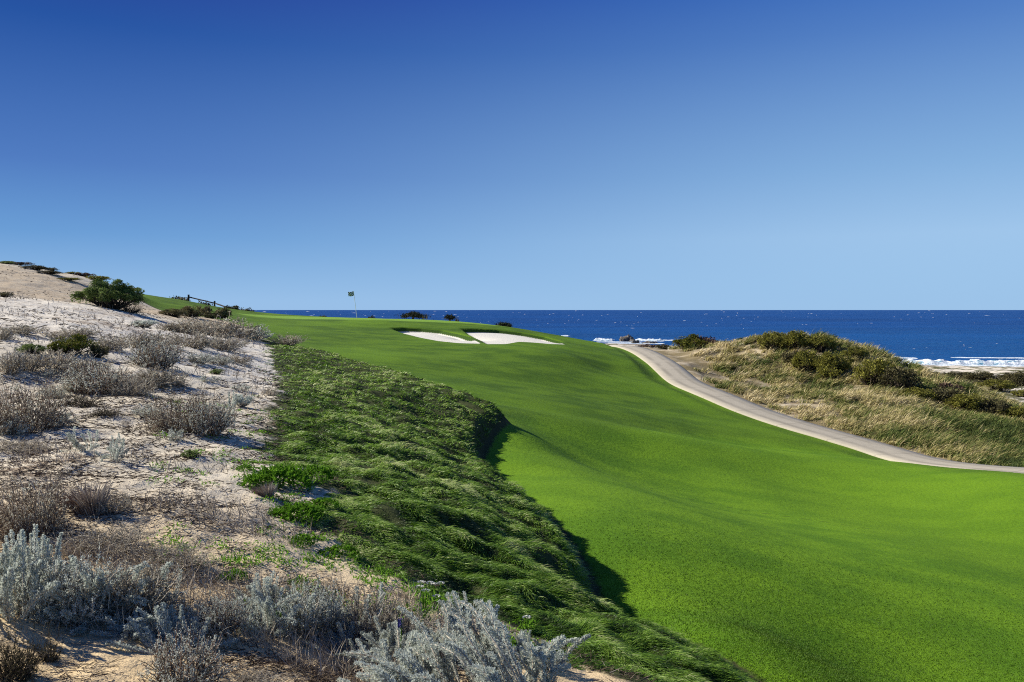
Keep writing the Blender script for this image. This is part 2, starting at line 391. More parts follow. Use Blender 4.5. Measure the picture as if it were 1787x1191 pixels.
dn = g.math('ADD', d, g.math('MULTIPLY', g.math('SUBTRACT', nz2, 0.5), 0.25))
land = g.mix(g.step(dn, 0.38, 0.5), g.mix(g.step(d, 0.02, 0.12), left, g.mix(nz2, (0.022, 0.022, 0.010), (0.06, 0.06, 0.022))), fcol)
# right dune, coast scrub ground
rsand = g.mix(g.step(nz1, 0.35, 0.65), (0.36, 0.28, 0.17), (0.60, 0.52, 0.38))
rsand = g.mix(g.step(nz3, 0.36, 0.56, 0.15, 0.9), rsand, (0.17, 0.135, 0.065))
sn = g.math('ADD', s_, g.math('MULTIPLY', g.math('SUBTRACT', nz2, 0.5), 0.5))
land = g.mix(g.step(sn, 1.0, 1.18), land, rsand)
coast = g.mix(g.step(g.noise(0.22, 6, 0.65), 0.47, 0.56), (0.62, 0.56, 0.46), (0.10, 0.10, 0.045))
coast = g.mix(g.step(ysep.outputs[2], -17.6, -16.6), (0.30, 0.26, 0.20), coast)
land = g.mix(g.step(dc, 2, 8), land, coast)
bs = g.mix(nz2, (0.60, 0.575, 0.49), (0.72, 0.69, 0.60))
bdn = g.math('ADD', bd, g.math('MULTIPLY', g.math('SUBTRACT', nz2, 0.5), 0.08))
bank = g.mix(g.step(bdn, -0.22, -0.14), bs, (0.035, 0.075, 0.01))
land = g.mix(g.step(bdn, -0.02, 0.05), bank, land)
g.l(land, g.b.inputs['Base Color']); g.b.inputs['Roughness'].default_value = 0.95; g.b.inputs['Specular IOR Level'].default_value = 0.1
hh = g.math('ADD', g.math('MULTIPLY', nz2, 0.6), g.math('MULTIPLY', fine, 0.25)); hh = g.math('ADD', hh, g.math('MULTIPLY', streak, 0.5))
g.bump(hh, 0.55, 0.07)
GROUND = g.m
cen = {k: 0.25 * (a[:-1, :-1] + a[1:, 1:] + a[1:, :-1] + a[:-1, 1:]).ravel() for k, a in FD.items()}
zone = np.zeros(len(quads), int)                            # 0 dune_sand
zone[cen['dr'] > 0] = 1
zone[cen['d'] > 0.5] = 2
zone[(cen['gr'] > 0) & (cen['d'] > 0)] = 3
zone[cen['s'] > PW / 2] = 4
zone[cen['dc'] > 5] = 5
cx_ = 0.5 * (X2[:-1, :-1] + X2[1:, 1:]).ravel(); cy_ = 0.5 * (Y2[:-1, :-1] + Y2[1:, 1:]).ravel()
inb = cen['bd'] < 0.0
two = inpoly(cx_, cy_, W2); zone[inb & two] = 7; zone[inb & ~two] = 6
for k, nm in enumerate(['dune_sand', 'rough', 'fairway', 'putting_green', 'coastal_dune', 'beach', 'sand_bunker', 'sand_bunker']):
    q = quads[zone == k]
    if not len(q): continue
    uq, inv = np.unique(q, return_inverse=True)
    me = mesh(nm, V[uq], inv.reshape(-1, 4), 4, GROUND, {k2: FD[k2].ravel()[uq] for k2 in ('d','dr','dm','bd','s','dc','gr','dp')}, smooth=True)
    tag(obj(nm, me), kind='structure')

# concrete cart path: a slab with rounded edges and joints
g = NT('path_concrete')
along, acr = g.attr('along'), g.attr('across')
c1 = g.mix(g.noise(2.5, 5, 0.6), (0.34, 0.305, 0.235), (0.47, 0.425, 0.33))
wear = g.step(g.math('ABSOLUTE', g.math('SUBTRACT', g.math('ABSOLUTE', acr), 0.42)), 0.0, 0.26, 0.55, 0)
c1 = g.mix(g.math('MULTIPLY', wear, g.step(g.noise(0.5, 4), 0.3, 0.6)), c1, (0.175, 0.155, 0.115))
c1 = g.mix(g.step(g.noise(18, 3), 0.35, 0.7, 0, 0.35), c1, (0.25, 0.23, 0.19))
c1 = g.mix(g.step(g.math('ABSOLUTE', g.math('ADD', acr, g.math('MULTIPLY', g.math('SUBTRACT', g.noise(3, 4), .5), .25))), 0.82, 0.97, 0, 0.4), c1, (0.42, 0.39, 0.30))
jt = g.math('ABSOLUTE', g.math('SUBTRACT', g.math('FRACT', g.math('DIVIDE', along, 3.0)), 0.5))
c1 = g.mix(g.step(jt, 0.006, 0.012, 0.45, 0), c1, (0.10, 0.09, 0.075))
g.l(c1, g.b.inputs['Base Color']); g.b.inputs['Roughness'].default_value = 0.9; g.bump(g.noise(30, 3), 0.3, 0.02)
npt = 420; tpar = np.linspace(0, len(PC) - 1, npt)
cx2 = np.interp(tpar, np.arange(len(PC)), PC[:, 0]); cy2 = np.interp(tpar, np.arange(len(PC)), PC[:, 1]); cz2 = np.interp(tpar, np.arange(len(PC)), PZ)
tt = np.gradient(np.c_[cx2, cy2], axis=0); tt /= np.linalg.norm(tt, axis=1)[:, None]; nn = np.c_[-tt[:, 1], tt[:, 0]]
prof = [(-1.0, -0.25), (-1.0, 0.0), (-0.985, 0.025), (-0.5, 0.035), (0, 0.04), (0.5, 0.035), (0.985, 0.025), (1.0, 0.0), (1.0, -0.25)]
ln = np.r_[0, np.cumsum(np.hypot(np.diff(cx2), np.diff(cy2)))]
PV = np.stack([np.c_[cx2 + nn[:, 0] * a * PW / 2, cy2 + nn[:, 1] * a * PW / 2, cz2 + h] for a, h in prof], 1)
m_ = len(prof); ii = np.arange(npt * m_).reshape(npt, m_)
pq = np.stack([ii[:-1, :-1], ii[1:, :-1], ii[1:, 1:], ii[:-1, 1:]], -1).reshape(-1, 4)
me = mesh('cart_path', PV.reshape(-1, 3), pq, 4, g.m, {'along': np.repeat(ln, m_), 'across': np.tile([a for a, _ in prof], npt)}, smooth=True)
tag(obj('cart_path', me), kind='structure')

# ------------------------------------------------------------------ ocean
g = NT('sea_water')
far1 = g.noise(0.01, 5, 0.6, scale3=(0.25, 1, 1)); sw = g.noise(0.09, 6, 0.7, scale3=(0.35, 1, 1)); ch = g.noise(0.6, 5, 0.65, scale3=(0.5, 1, 1))
ys = g.n('ShaderNodeSeparateXYZ'); g.l(g.pos(), ys.inputs[0])
near = g.step(ys.outputs[1], 250, 1100, 1, 0)
col = g.mix(g.step(far1, 0.3, 0.7), (0.001, 0.034, 0.150), (0.002, 0.058, 0.235))
col = g.mix(g.math('MULTIPLY', near, g.step(sw, 0.35, 0.7, 0.25, 0.9)), col, (0.002, 0.085, 0.26))
col = g.mix(g.step(sw, 0.52, 0.68, 0, 0.55), col, (0.001, 0.022, 0.10))
g.l(col, g.b.inputs['Base Color']); g.b.inputs['Roughness'].default_value = 0.45; g.b.inputs['Specular IOR Level'].default_value = 0.12
g.bump(g.math('ADD', sw, g.math('MULTIPLY', ch, 0.35)), 1.0, 2.5)
sy = np.r_[60, np.geomspace(150, 60000, 260)]; sx = np.sinh(np.linspace(-1, 1, 121) * 6); sx = sx / sx[-1] * 80000
SX, SY = np.meshgrid(sx, sy); SZ = np.full_like(SX, SEA)
si = np.arange(SX.size).reshape(SX.shape)
sq = np.stack([si[:-1, :-1], si[:-1, 1:], si[1:, 1:], si[1:, :-1]], -1).reshape(-1, 4)
tag(obj('ocean_water', mesh('ocean_water', np.c_[SX.ravel(), SY.ravel(), SZ.ravel()], sq, 4, g.m)), kind='structure')

# ------------------------------------------------------------------ plant building
def nrm(v): return v / (np.linalg.norm(v, axis=-1, keepdims=True) + 1e-9)
def tubes(paths, rad, sides=3):
    paths = np.asarray(paths); N, S, _ = paths.shape; rad = np.broadcast_to(rad, (N, S))
    t = nrm(np.gradient(paths, axis=1)); ref = np.where(np.abs(t[..., 2:3]) > 0.9, [1., 0, 0], [0, 0, 1.])
    a = nrm(np.cross(t, ref)); b = np.cross(t, a)
    an = np.arange(sides) * 2 * np.pi / sides
    v = paths[:, :, None] + rad[:, :, None, None] * (np.cos(an)[:, None] * a[:, :, None] + np.sin(an)[:, None] * b[:, :, None])
    i = np.arange(N * S * sides).reshape(N, S, sides)
    q = np.stack([i[:, :-1], np.roll(i, -1, 2)[:, :-1], np.roll(i, -1, 2)[:, 1:], i[:, 1:]], -1).reshape(-1, 4)
    return v.reshape(-1, 3), q, S * sides
def leaves(c, a, l, w, r, rng=None):
    """rhombic leaves: root c, direction a, length l, width w, random tint r"""
    n = len(c); rng = rng or R
    a = nrm(a); b = nrm(np.cross(a, rng.normal(size=(n, 3)))); l = np.broadcast_to(l, n)[:, None]; w = np.broadcast_to(w, n)[:, None]
    v = np.stack([c, c + a * l * .5 + b * w * .5, c + a * l, c + a * l * .5 - b * w * .5], 1).reshape(-1, 3)
    return v, np.arange(n * 4).reshape(-1, 4), np.repeat(r, 4)
def ribbons(root, d0, bend, L, w, r, S=3, rng=None):
    """grass blades: root, first direction, bend direction reached at the tip"""
    n = len(root); rng = rng or R; L = np.broadcast_to(L, n)[:, None]; w = np.broadcast_to(w, n)[:, None]
    side = nrm(np.cross(d0, rng.normal(size=(n, 3)))); p = root.copy(); out_ = []
    for k in range(S):
        t = k / S; ww = w * (1 - 0.35 * t) * .5
        out_ += [p - side * ww, p + side * ww]
        dd = nrm(d0 * (1 - (k + .5) / S) + bend * ((k + .5) / S) * 1.3); p = p + dd * L / S
    out_.append(p); m = 2 * S + 1
    v = np.stack(out_, 1).reshape(-1, 3); i = (np.arange(n) * m)[:, None]
    q = [np.stack([i + 2 * k, i + 2 * k + 1, i + 2 * k + 3, i + 2 * k + 2], -1).reshape(-1, 4) for k in range(S - 1)]
    q = np.concatenate(q) if q else np.zeros((0, 4), int)
    t = np.concatenate([i + 2 * S - 2, i + 2 * S - 1, i + 2 * S], 1)
    return v, q, t, np.repeat(r, m)
def curved(base_, dirs, L, S, rng, droop=0.0, wob=0.15, target=None):
    n = len(base_); p = np.array(base_, float); d = nrm(np.array(dirs, float)); L = np.broadcast_to(L, n)[:, None]; o = [p.copy()]
    cur = rng.normal(size=(n, 3)) * wob
    for k in range(S - 1):
        d = nrm(d + cur / S * 2 + rng.normal(size=(n, 3)) * wob * .3 + np.array([0, 0, -droop / S]) + (0 if target is None else target / S))
        p = p + d * L / (S - 1); o.append(p.copy())
    return np.stack(o, 1)
M_SILVER = ramp_mat('silver_leaf', [(0, (0.17, 0.18, 0.15)), (0.45, (0.46, 0.50, 0.44)), (1, (0.72, 0.76, 0.67))], trans=0.4, rough=.85)
M_GREYDRY = ramp_mat('grey_dry_leaf', [(0, (0.09, 0.075, 0.05)), (0.35, (0.25, 0.215, 0.16)), (0.7, (0.46, 0.44, 0.35)), (1, (0.62, 0.64, 0.54))], trans=0.4, rough=.9)
M_TWIG = ramp_mat('grey_twig', [(0, (0.11, 0.085, 0.06)), (0.5, (0.34, 0.28, 0.21)), (1, (0.60, 0.54, 0.43))], rough=.9)
M_RUST = ramp_mat('rusty_twig', [(0, (0.08, 0.05, 0.035)), (0.5, (0.20, 0.125, 0.08)), (1, (0.30, 0.23, 0.17))], rough=.9)
M_DARKT = ramp_mat('dark_twig', [(0, (0.020, 0.016, 0.012)), (0.6, (0.06, 0.048, 0.036)), (1, (0.15, 0.12, 0.09))], rough=.9)
M_GREEN = ramp_mat('bush_green_leaf', [(0, (0.035, 0.052, 0.014)), (0.5, (0.13, 0.185, 0.045)), (1, (0.26, 0.34, 0.10))], trans=0.3)
M_OLIVE = ramp_mat('olive_leaf', [(0, (0.05, 0.05, 0.012)), (0.5, (0.19, 0.185, 0.035)), (1, (0.46, 0.44, 0.08))], trans=0.3)
M_YELLOW = ramp_mat('yellow_green_leaf', [(0, (0.04, 0.05, 0.008)), (0.5, (0.13, 0.145, 0.018)), (1, (0.27, 0.24, 0.03))], trans=0.2)
M_STRAW = ramp_mat('heath_tan_leaf', [(0, (0.05, 0.045, 0.018)), (0.5, (0.17, 0.145, 0.06)), (1, (0.33, 0.29, 0.13))], trans=0.15)
M_DARK = ramp_mat('dark_scrub_leaf', [(0, (0.025, 0.023, 0.010)), (0.6, (0.10, 0.092, 0.038)), (1, (0.23, 0.20, 0.085))], trans=0.15)
M_BROWNB = ramp_mat('red_brown_leaf', [(0, (0.05, 0.03, 0.02)), (0.6, (0.14, 0.09, 0.065)), (1, (0.26, 0.18, 0.13))], trans=0.1)
M_FERN = ramp_mat('yarrow_leaf', [(0, (0.04, 0.09, 0.008)), (0.5, (0.13, 0.29, 0.014)), (1, (0.25, 0.48, 0.04))], trans=0.4)
M_TUSS = ramp_mat('dead_tussock', [(0, (0.12, 0.07, 0.045)), (0.5, (0.22, 0.17, 0.135)), (1, (0.42, 0.38, 0.33))], trans=0.1, rough=.9)

def finish(parts):
    """normalise a template to width 1 and height 1 over its foot"""
    allv = np.concatenate([p[1] for p in parts]); lo, hi = np.percentile(allv, 0.8, axis=0), np.percentile(allv, 99.2, axis=0)
    c = np.array([(lo[0] + hi[0]) / 2, (lo[1] + hi[1]) / 2, 0]); s = np.array([hi[0] - lo[0], hi[0] - lo[0], hi[2]])
    return [(p[0], (p[1] - c) / s, *p[2:]) for p in parts]
LODC = {0: (0.09, 500, 26), 1: (0.048, 2200, 60), 2: (0.028, 14000, 120)}
def t_sage(lod, seed, leafm=M_SILVER, twigm=M_TWIG, leafy=1.0, lean=(0.15, 0, 0), spread=0.9, tall=0.55):
    """upright woolly shoots over a woody base; leafy<1 leaves them half dead"""
    rng = np.random.default_rng(seed); ls, nl, ns = LODC[lod]
    n = ns; az = rng.uniform(0, 2 * np.pi, n); rad = np.sqrt(rng.uniform(0, 1, n)) 
    b = np.c_[np.cos(az) * rad * .22, np.sin(az) * rad * .22, np.full(n, -.03)]
    d = np.c_[np.cos(az) * rad * spread, np.sin(az) * rad * spread, 0.55 + rng.uniform(0, .5, n)] + np.array(lean)
    L = tall * rng.uniform(0.65, 1.15, n); S = 8
    st = curved(b, d, L, S, rng, droop=-0.35, wob=0.35)
    # side shoots
    k = 4; pi = np.repeat(np.arange(n), k); ti = rng.integers(2, S - 1, n * k); sb = st[pi, ti]
    sd = nrm(st[pi, np.minimum(ti + 1, S - 1)] - st[pi, ti]) + rng.normal(size=(n * k, 3)) * .7
    sh = curved(sb, sd, L[pi] * rng.uniform(.15, .4, n * k), 5, rng, droop=-.5, wob=.3)
    v1, q1, m1 = tubes(st, np.linspace(1, .35, S) * (0.010 if lod == 2 else 0.012)); v2, q2, m2 = tubes(sh, np.linspace(1, .4, 5) * .0065)
    V_, Q_ = np.concatenate([v1, v2]), np.concatenate([q1, q2 + len(v1)])
    rr = np.r_[np.repeat(rng.uniform(0, 1, n), m1), np.repeat(rng.uniform(0, 1, n * k), m2)]
    parts = [('stem', V_, [Q_], [4], rr, twigm)]
    nl = int(nl * leafy); tone = rng.normal(0, .16, n)
    # leaves gather towards the ends of shoots
    m = rng.random(nl) < .5
    ia = rng.integers(0, n, nl); ta = rng.beta(2.2, 1.1, nl) * (S - 1.01); ja = ta.astype(int); fa = (ta - ja)[:, None]
    pa = st[ia, ja] * (1 - fa) + st[ia, ja + 1] * fa; da = nrm(st[ia, ja + 1] - st[ia, ja])
    ib = rng.integers(0, n * k, nl); tb = rng.beta(1.6, 1.0, nl) * 3.99; jb = tb.astype(int); fb = (tb - jb)[:, None]
    pb = sh[ib, jb] * (1 - fb) + sh[ib, jb + 1] * fb; db = nrm(sh[ib, jb + 1] - sh[ib, jb])
    p = np.where(m[:, None], pa, pb); d_ = np.where(m[:, None], da, db); own = np.where(m, ia, pi[ib])
    out_ = nrm(np.cross(d_, rng.normal(size=(nl, 3)))); a = d_ * rng.uniform(.2, .9, (nl, 1)) + out_
    v, q, r = leaves(p, a, ls * rng.uniform(.6, 1.3, nl), ls * .42, np.clip(.5 + tone[own] + rng.normal(0, .2, nl), 0, 1), rng)
    parts.append(('foliage', v, [q], [4], r, leafm)); return finish(parts)
def t_bush(lod, seed, leafm=M_GREEN, twigm=M_DARKT, flat=0.55, lobes=None):
    rng = np.random.default_rng(seed); ls, nl, ns = LODC[lod]; nl = int(nl * 1.9); ls *= .95
    n = (lobes or 22) + 12; az = rng.uniform(0, 2 * np.pi, n); rad = np.sqrt(rng.uniform(0, 1, n)) * .40
    c = np.c_[np.cos(az) * rad, np.sin(az) * rad, flat * (.10 + .78 * np.sqrt(rng.uniform(.05, 1.1, n)) * np.sqrt(np.clip(1 - (rad / .47) ** 2, 0.02, 1)))]
    rl = rng.uniform(.07, .15, n)
    # sub-lumps on each lobe
    m = 9; cc = np.repeat(c, m, 0); rr_ = np.repeat(rl, m); dd = nrm(rng.normal(size=(n * m, 3)) + [0, 0, .6]); c2 = cc + dd * rr_[:, None] * .75; r2 = rr_ * rng.uniform(.25, .5, n * m)
    i = rng.integers(0, n * m, nl); dn = nrm(rng.normal(size=(nl, 3)) + [0, 0, .35]); p = c2[i] + dn * (r2[i] * rng.uniform(.55, 1.12, nl))[:, None]
    p[:, 2] = np.maximum(p[:, 2], 0.0); tone = rng.normal(0, .15, n * m)
    v, q, r = leaves(p, dn + rng.normal(size=(nl, 3)) * .6, ls * rng.uniform(.6, 1.2, nl), ls * .55, np.clip(.5 + tone[i] + rng.normal(0, .17, nl), 0, 1), rng)
    b = np.zeros((n * 3, 3)); b[:, :2] = rng.normal(0, .05, (n * 3, 2)); b[:, 2] = -.03
    cs = np.repeat(c, 3, 0) + rng.normal(0, .06, (n * 3, 3)); cs[:, 2] = np.maximum(cs[:, 2] , .04); t = np.linspace(0, 1, 5)[None, :, None]
    st = b[:, None] * (1 - t) + cs[:, None] * t; st[..., :2] += (np.sin(t * np.pi) * rng.normal(0, .05, (n * 3, 1, 1)))
    sv, sq, sn = tubes(st, np.linspace(.014, .005, 5))
    return finish([('foliage', v, [q], [4], r, leafm), ('stem', sv, [sq], [4], np.repeat(rng.uniform(0, 1, n * 3), sn), twigm)])
def t_twiggy(lod, seed, twigm=M_TWIG, leafm=M_GREYDRY, leafy=.5, lean=(0, 0, 0), up=.8, spread=1.0):
    """dry tangle: many forked bare twigs with scraps of leaf"""
    rng = np.random.default_rng(seed); ls, nl, ns = LODC[lod]; n = int(ns * 1.6); S = 6
    az = rng.uniform(0, 2 * np.pi, n); rad = np.sqrt(rng.uniform(0, 1, n))
    b = np.c_[np.cos(az) * rad * .3, np.sin(az) * rad * .3, np.full(n, -.02)]
    d = np.c_[np.cos(az) * rad * spread, np.sin(az) * rad * spread, rng.uniform(.3, 1, n) * up] + np.array(lean); L = rng.uniform(.3, .6, n)
    st = curved(b, d, L, S, rng, droop=.1, wob=.5)
    k = 5; pi = np.repeat(np.arange(n), k); ti = rng.integers(1, S, n * k); sb = st[pi, ti]
    sh = curved(sb, nrm(st[pi, ti] - st[pi, ti - 1]) + rng.normal(size=(n * k, 3)) * .6, L[pi] * rng.uniform(.2, .5, n * k), 4, rng, wob=.5)
    w_ = {0: .014, 1: .009, 2: .006}[lod]
    v1, q1, m1 = tubes(st, np.linspace(1, .4, S) * w_); v2, q2, m2 = tubes(sh, np.linspace(.7, .3, 4) * w_)
    parts = [('stem', np.concatenate([v1, v2]), [np.concatenate([q1, q2 + len(v1)])], [4], np.r_[np.repeat(rng.uniform(0, 1, n), m1), np.repeat(rng.uniform(0, 1, n * k), m2)], twigm)]
    nl = int(nl * leafy * 1.3); i = rng.integers(0, n * k, nl); t = rng.uniform(0, 2.99, nl); j = t.astype(int); f = (t - j)[:, None]
    p = sh[i, j] * (1 - f) + sh[i, j + 1] * f
    v, q, r = leaves(p, rng.normal(size=(nl, 3)) + [0, 0, .6], ls * rng.uniform(.5, 1.2, nl), ls * .36, np.clip(.45 + np.repeat(rng.normal(0, .2, n), k)[i] + rng.normal(0, .2, nl), 0, 1), rng)
    parts.append(('foliage', v, [q], [4], r, leafm)); return finish(parts)
def t_tussock(lod, seed, m=M_TUSS, lean=(-.35, 0, 0)):
    rng = np.random.default_rng(seed); n = {0: 200, 1: 500, 2: 1300}[lod]; az = rng.uniform(0, 2 * np.pi, n); rad = np.sqrt(rng.uniform(0, 1, n))
    b = np.c_[np.cos(az) * rad * .26, np.sin(az) * rad * .2, np.full(n, -.02)]
    d = nrm(np.c_[np.cos(az) * rad * .5, np.sin(az) * rad * .5, np.full(n, 1.)] + np.array(lean)); be = nrm(d + np.c_[np.cos(az) * .5, np.sin(az) * .5, -rng.uniform(.1, .9, n)])
    v, q, t, r = ribbons(b, d, be, rng.uniform(.3, .62, n), .012 if lod == 2 else .02, np.clip(.55 + b[:, 0] * 1.6 + rng.normal(0, .2, n), 0, 1), 3, rng)
    return finish([('blades', v, [q, t], [4, 3], r, m)])
def t_fern(lod, seed, m=M_FERN, hgt=.28):
    """low mat of feathery leaves: arching midribs with leaflets"""
    rng = np.random.default_rng(seed); n = {0: 70, 1: 260, 2: 800}[lod]; az = rng.uniform(0, 2 * np.pi, n); rad = np.sqrt(rng.uniform(0, 1, n)) * .46
    edge = 1 + .25 * np.sin(az * 3 + seed) + .15 * np.sin(az * 7 + 2 * seed); b = np.c_[np.cos(az) * rad * edge, np.sin(az) * rad * edge, np.zeros(n)]
    hh_ = hgt * (1 - (rad / .5) ** 2) * rng.uniform(.5, 1, n)
    a2 = rng.uniform(0, 2 * np.pi, n); d = np.c_[np.cos(a2), np.sin(a2), rng.uniform(.8, 1.8, n)]; b[:, 2] = hh_ * .55
    S = 7; L = rng.uniform(.05, .11, n); st = curved(b, d, L, S, rng, droop=1.2, wob=.2)
    sv, sq, sn = tubes(st, np.linspace(.003, .001, S)); k = S * 4; i = np.repeat(np.arange(n), k); t = np.tile(np.linspace(.3, S - 1.05, k), n); j = t.astype(int); f = (t - j)[:, None]
    p = st[i, j] * (1 - f) + st[i, j + 1] * f; dd = nrm(st[i, j + 1] - st[i, j]); sd = nrm(np.cross(dd, [0, 0, 1.])) * np.tile([1, -1], n * k // 2)[:, None]
    lw = {0: .04, 1: .028, 2: .022}[lod]
    v, q, r = leaves(p, sd + dd * .5 + [0, 0, .25], lw * (1.1 - .6 * t / S), lw * .45, np.clip(.5 + np.repeat(rng.normal(0, .22, n), k) + rng.normal(0, .12, n * k), 0, 1), rng)
    return finish([('foliage', np.concatenate([v, sv]), [np.concatenate([q, sq + len(v)])], [4], np.r_[r, np.repeat(rng.uniform(0, 1, n), sn)], m)])
def t_plume(lod, seed, lean=(-.25, 0, 0)):
    """thick woolly shoots, each a dense sleeve of small leaves"""
    rng = np.random.default_rng(seed); ls, nl, _ = LODC[lod]; n = {0: 7, 1: 14, 2: 26}[lod]; S = 12; az = rng.uniform(0, 2 * np.pi, n); rad = np.sqrt(rng.uniform(0, 1, n))
    b = np.c_[np.cos(az) * rad * .2, np.sin(az) * rad * .2, np.full(n, -.02)]; d = np.c_[np.cos(az) * rad * .9, np.sin(az) * rad * .9, rng.uniform(.45, 1, n)] + np.array(lean)
    st = curved(b, d, rng.uniform(.4, .75, n), S, rng, droop=-.45, wob=.45); w_ = rng.uniform(.032, .055, n)
    sv, sq, sn = tubes(st, np.linspace(.010, .004, S)); nl = int(nl * 1.15)
    i = rng.integers(0, n, nl); t = rng.beta(1.9, 1.0, nl) * (S - 1.01); j = t.astype(int); f = (t - j)[:, None]; c = st[i, j] * (1 - f) + st[i, j + 1] * f; d = nrm(st[i, j + 1] - st[i, j]); o_ = nrm(np.cross(d, rng.normal(size=(nl, 3))))
    rr = w_[i] * np.interp(t, [0, 3, 8, S - 1], [.6, .9, 1, .5]) * (.85 + .3 * np.sin(t * 4 + i)); c = c + o_ * (rr * rng.uniform(.1, .8, nl))[:, None]
    v, q, r = leaves(c, d * rng.uniform(.4, 1.3, (nl, 1)) + o_, ls * rng.uniform(.6, 1.1, nl), ls * .42, np.clip(.55 + rng.normal(0, .12, n)[i] + rng.normal(0, .2, nl), 0, 1), rng)
    return finish([('stem', sv, [sq], [4], np.repeat(rng.uniform(.2, 1, n), sn), M_TWIG), ('foliage', v, [q], [4], r, M_SILVER)])
KINDS = {
 'plume': lambda l, s: t_plume(l, s),
 'silver':  lambda l, s: t_sage(l, s), 'silverlean': lambda l, s: t_sage(l, s, lean=(-.45, 0, 0), leafy=1.1),
 'halfdry': lambda l, s: t_sage(l, s, leafm=M_GREYDRY, twigm=M_TWIG, leafy=.75, tall=.6, spread=.7),
 'mixed':   lambda l, s: t_sage(l, s, leafm=M_SILVER, twigm=M_RUST, leafy=.5, tall=.6, spread=.9),
 'silvmound': lambda l, s: t_bush(l, s, leafm=M_SILVER, twigm=M_TWIG, lobes=14),
 'dry':     lambda l, s: t_twiggy(l, s), 'rusty': lambda l, s: t_twiggy(l, s, twigm=M_RUST, leafy=.7, lean=(-.2, 0, 0)),
 'darktwig': lambda l, s: t_twiggy(l, s, twigm=M_DARKT, leafm=M_DARK, leafy=.5),
 'green':   lambda l, s: t_bush(l, s), 'olive': lambda l, s: t_bush(l, s, leafm=M_OLIVE), 'yellow': lambda l, s: t_bush(l, s, leafm=M_YELLOW),
 'straw':   lambda l, s: t_bush(l, s, leafm=M_STRAW), 'dark': lambda l, s: t_bush(l, s, leafm=M_DARK), 'brown': lambda l, s: t_bush(l, s, leafm=M_BROWNB, lobes=12),
 'tussock': lambda l, s: t_tussock(l, s), 'fern': lambda l, s: t_fern(l, s)}
NVAR = {'plume': 4, 'silver': 4, 'halfdry': 4, 'dry': 3, 'dark': 3, 'olive': 3}
_tpl, _cnt = {}, {}
def place(kind, px, base_py, wpx, hpx, label, cat='shrub', name=None, Y=None, group=None, lod=None, sink=0.0, ymin=0):
    """a plant standing at image point (px, base_py) of the traced ground (or at distance Y there)"""
    if Y is None:
        h = hit(px, min(base_py, 1500), ymin)
        if h is None: print('NOHIT', label); return
        x, y, z = h
    else:
        x, y = (px - CX) / F * Y, Y; z = float(gz(np.array([x]), np.array([y]))[0])
    return place_xy(kind, x, y, z, wpx * y / F, hpx * y / F, label, cat, name, group, (0 if wpx < 42 else 1 if wpx < 95 else 2) if lod is None else lod, sink)
def place_xy(kind, x, y, z, W, H, label, cat, name, group, lod, sink=0.0):
    nv = NVAR.get(kind, 2); c = _cnt.get(kind, 0); _cnt[kind] = c + 1; var = c % nv; key = (kind, lod, var)
    if key not in _tpl:
        _tpl[key] = [(pn, mesh(kind + '_' + pn, v, f, n, m, {'rnd': r})) for pn, v, f, n, r, m in KINDS[kind](lod, 11 * var + 3 + 5 * lod + len(kind))]
    root = link(bpy.data.objects.new(name or {'fern': 'ground_cover_plant', 'tussock': 'grass_tussock'}.get(kind, 'shrub'), None)); root.empty_display_size = .1
    rng = np.random.default_rng(int(abs(x * 131 + y * 977)) + c)
    root.location = (x, y, z - sink * H); root.scale = (W, W * rng.uniform(.7, .95), H); root.rotation_euler = (0, 0, rng.uniform(-.5, .5) + (math.pi if c % 4 == 2 and kind in ('green','olive','dark','dry','straw') else 0))
    tag(root, label, cat, group)
    for pn, me in _tpl[key]: obj(pn, me, root)
    return root

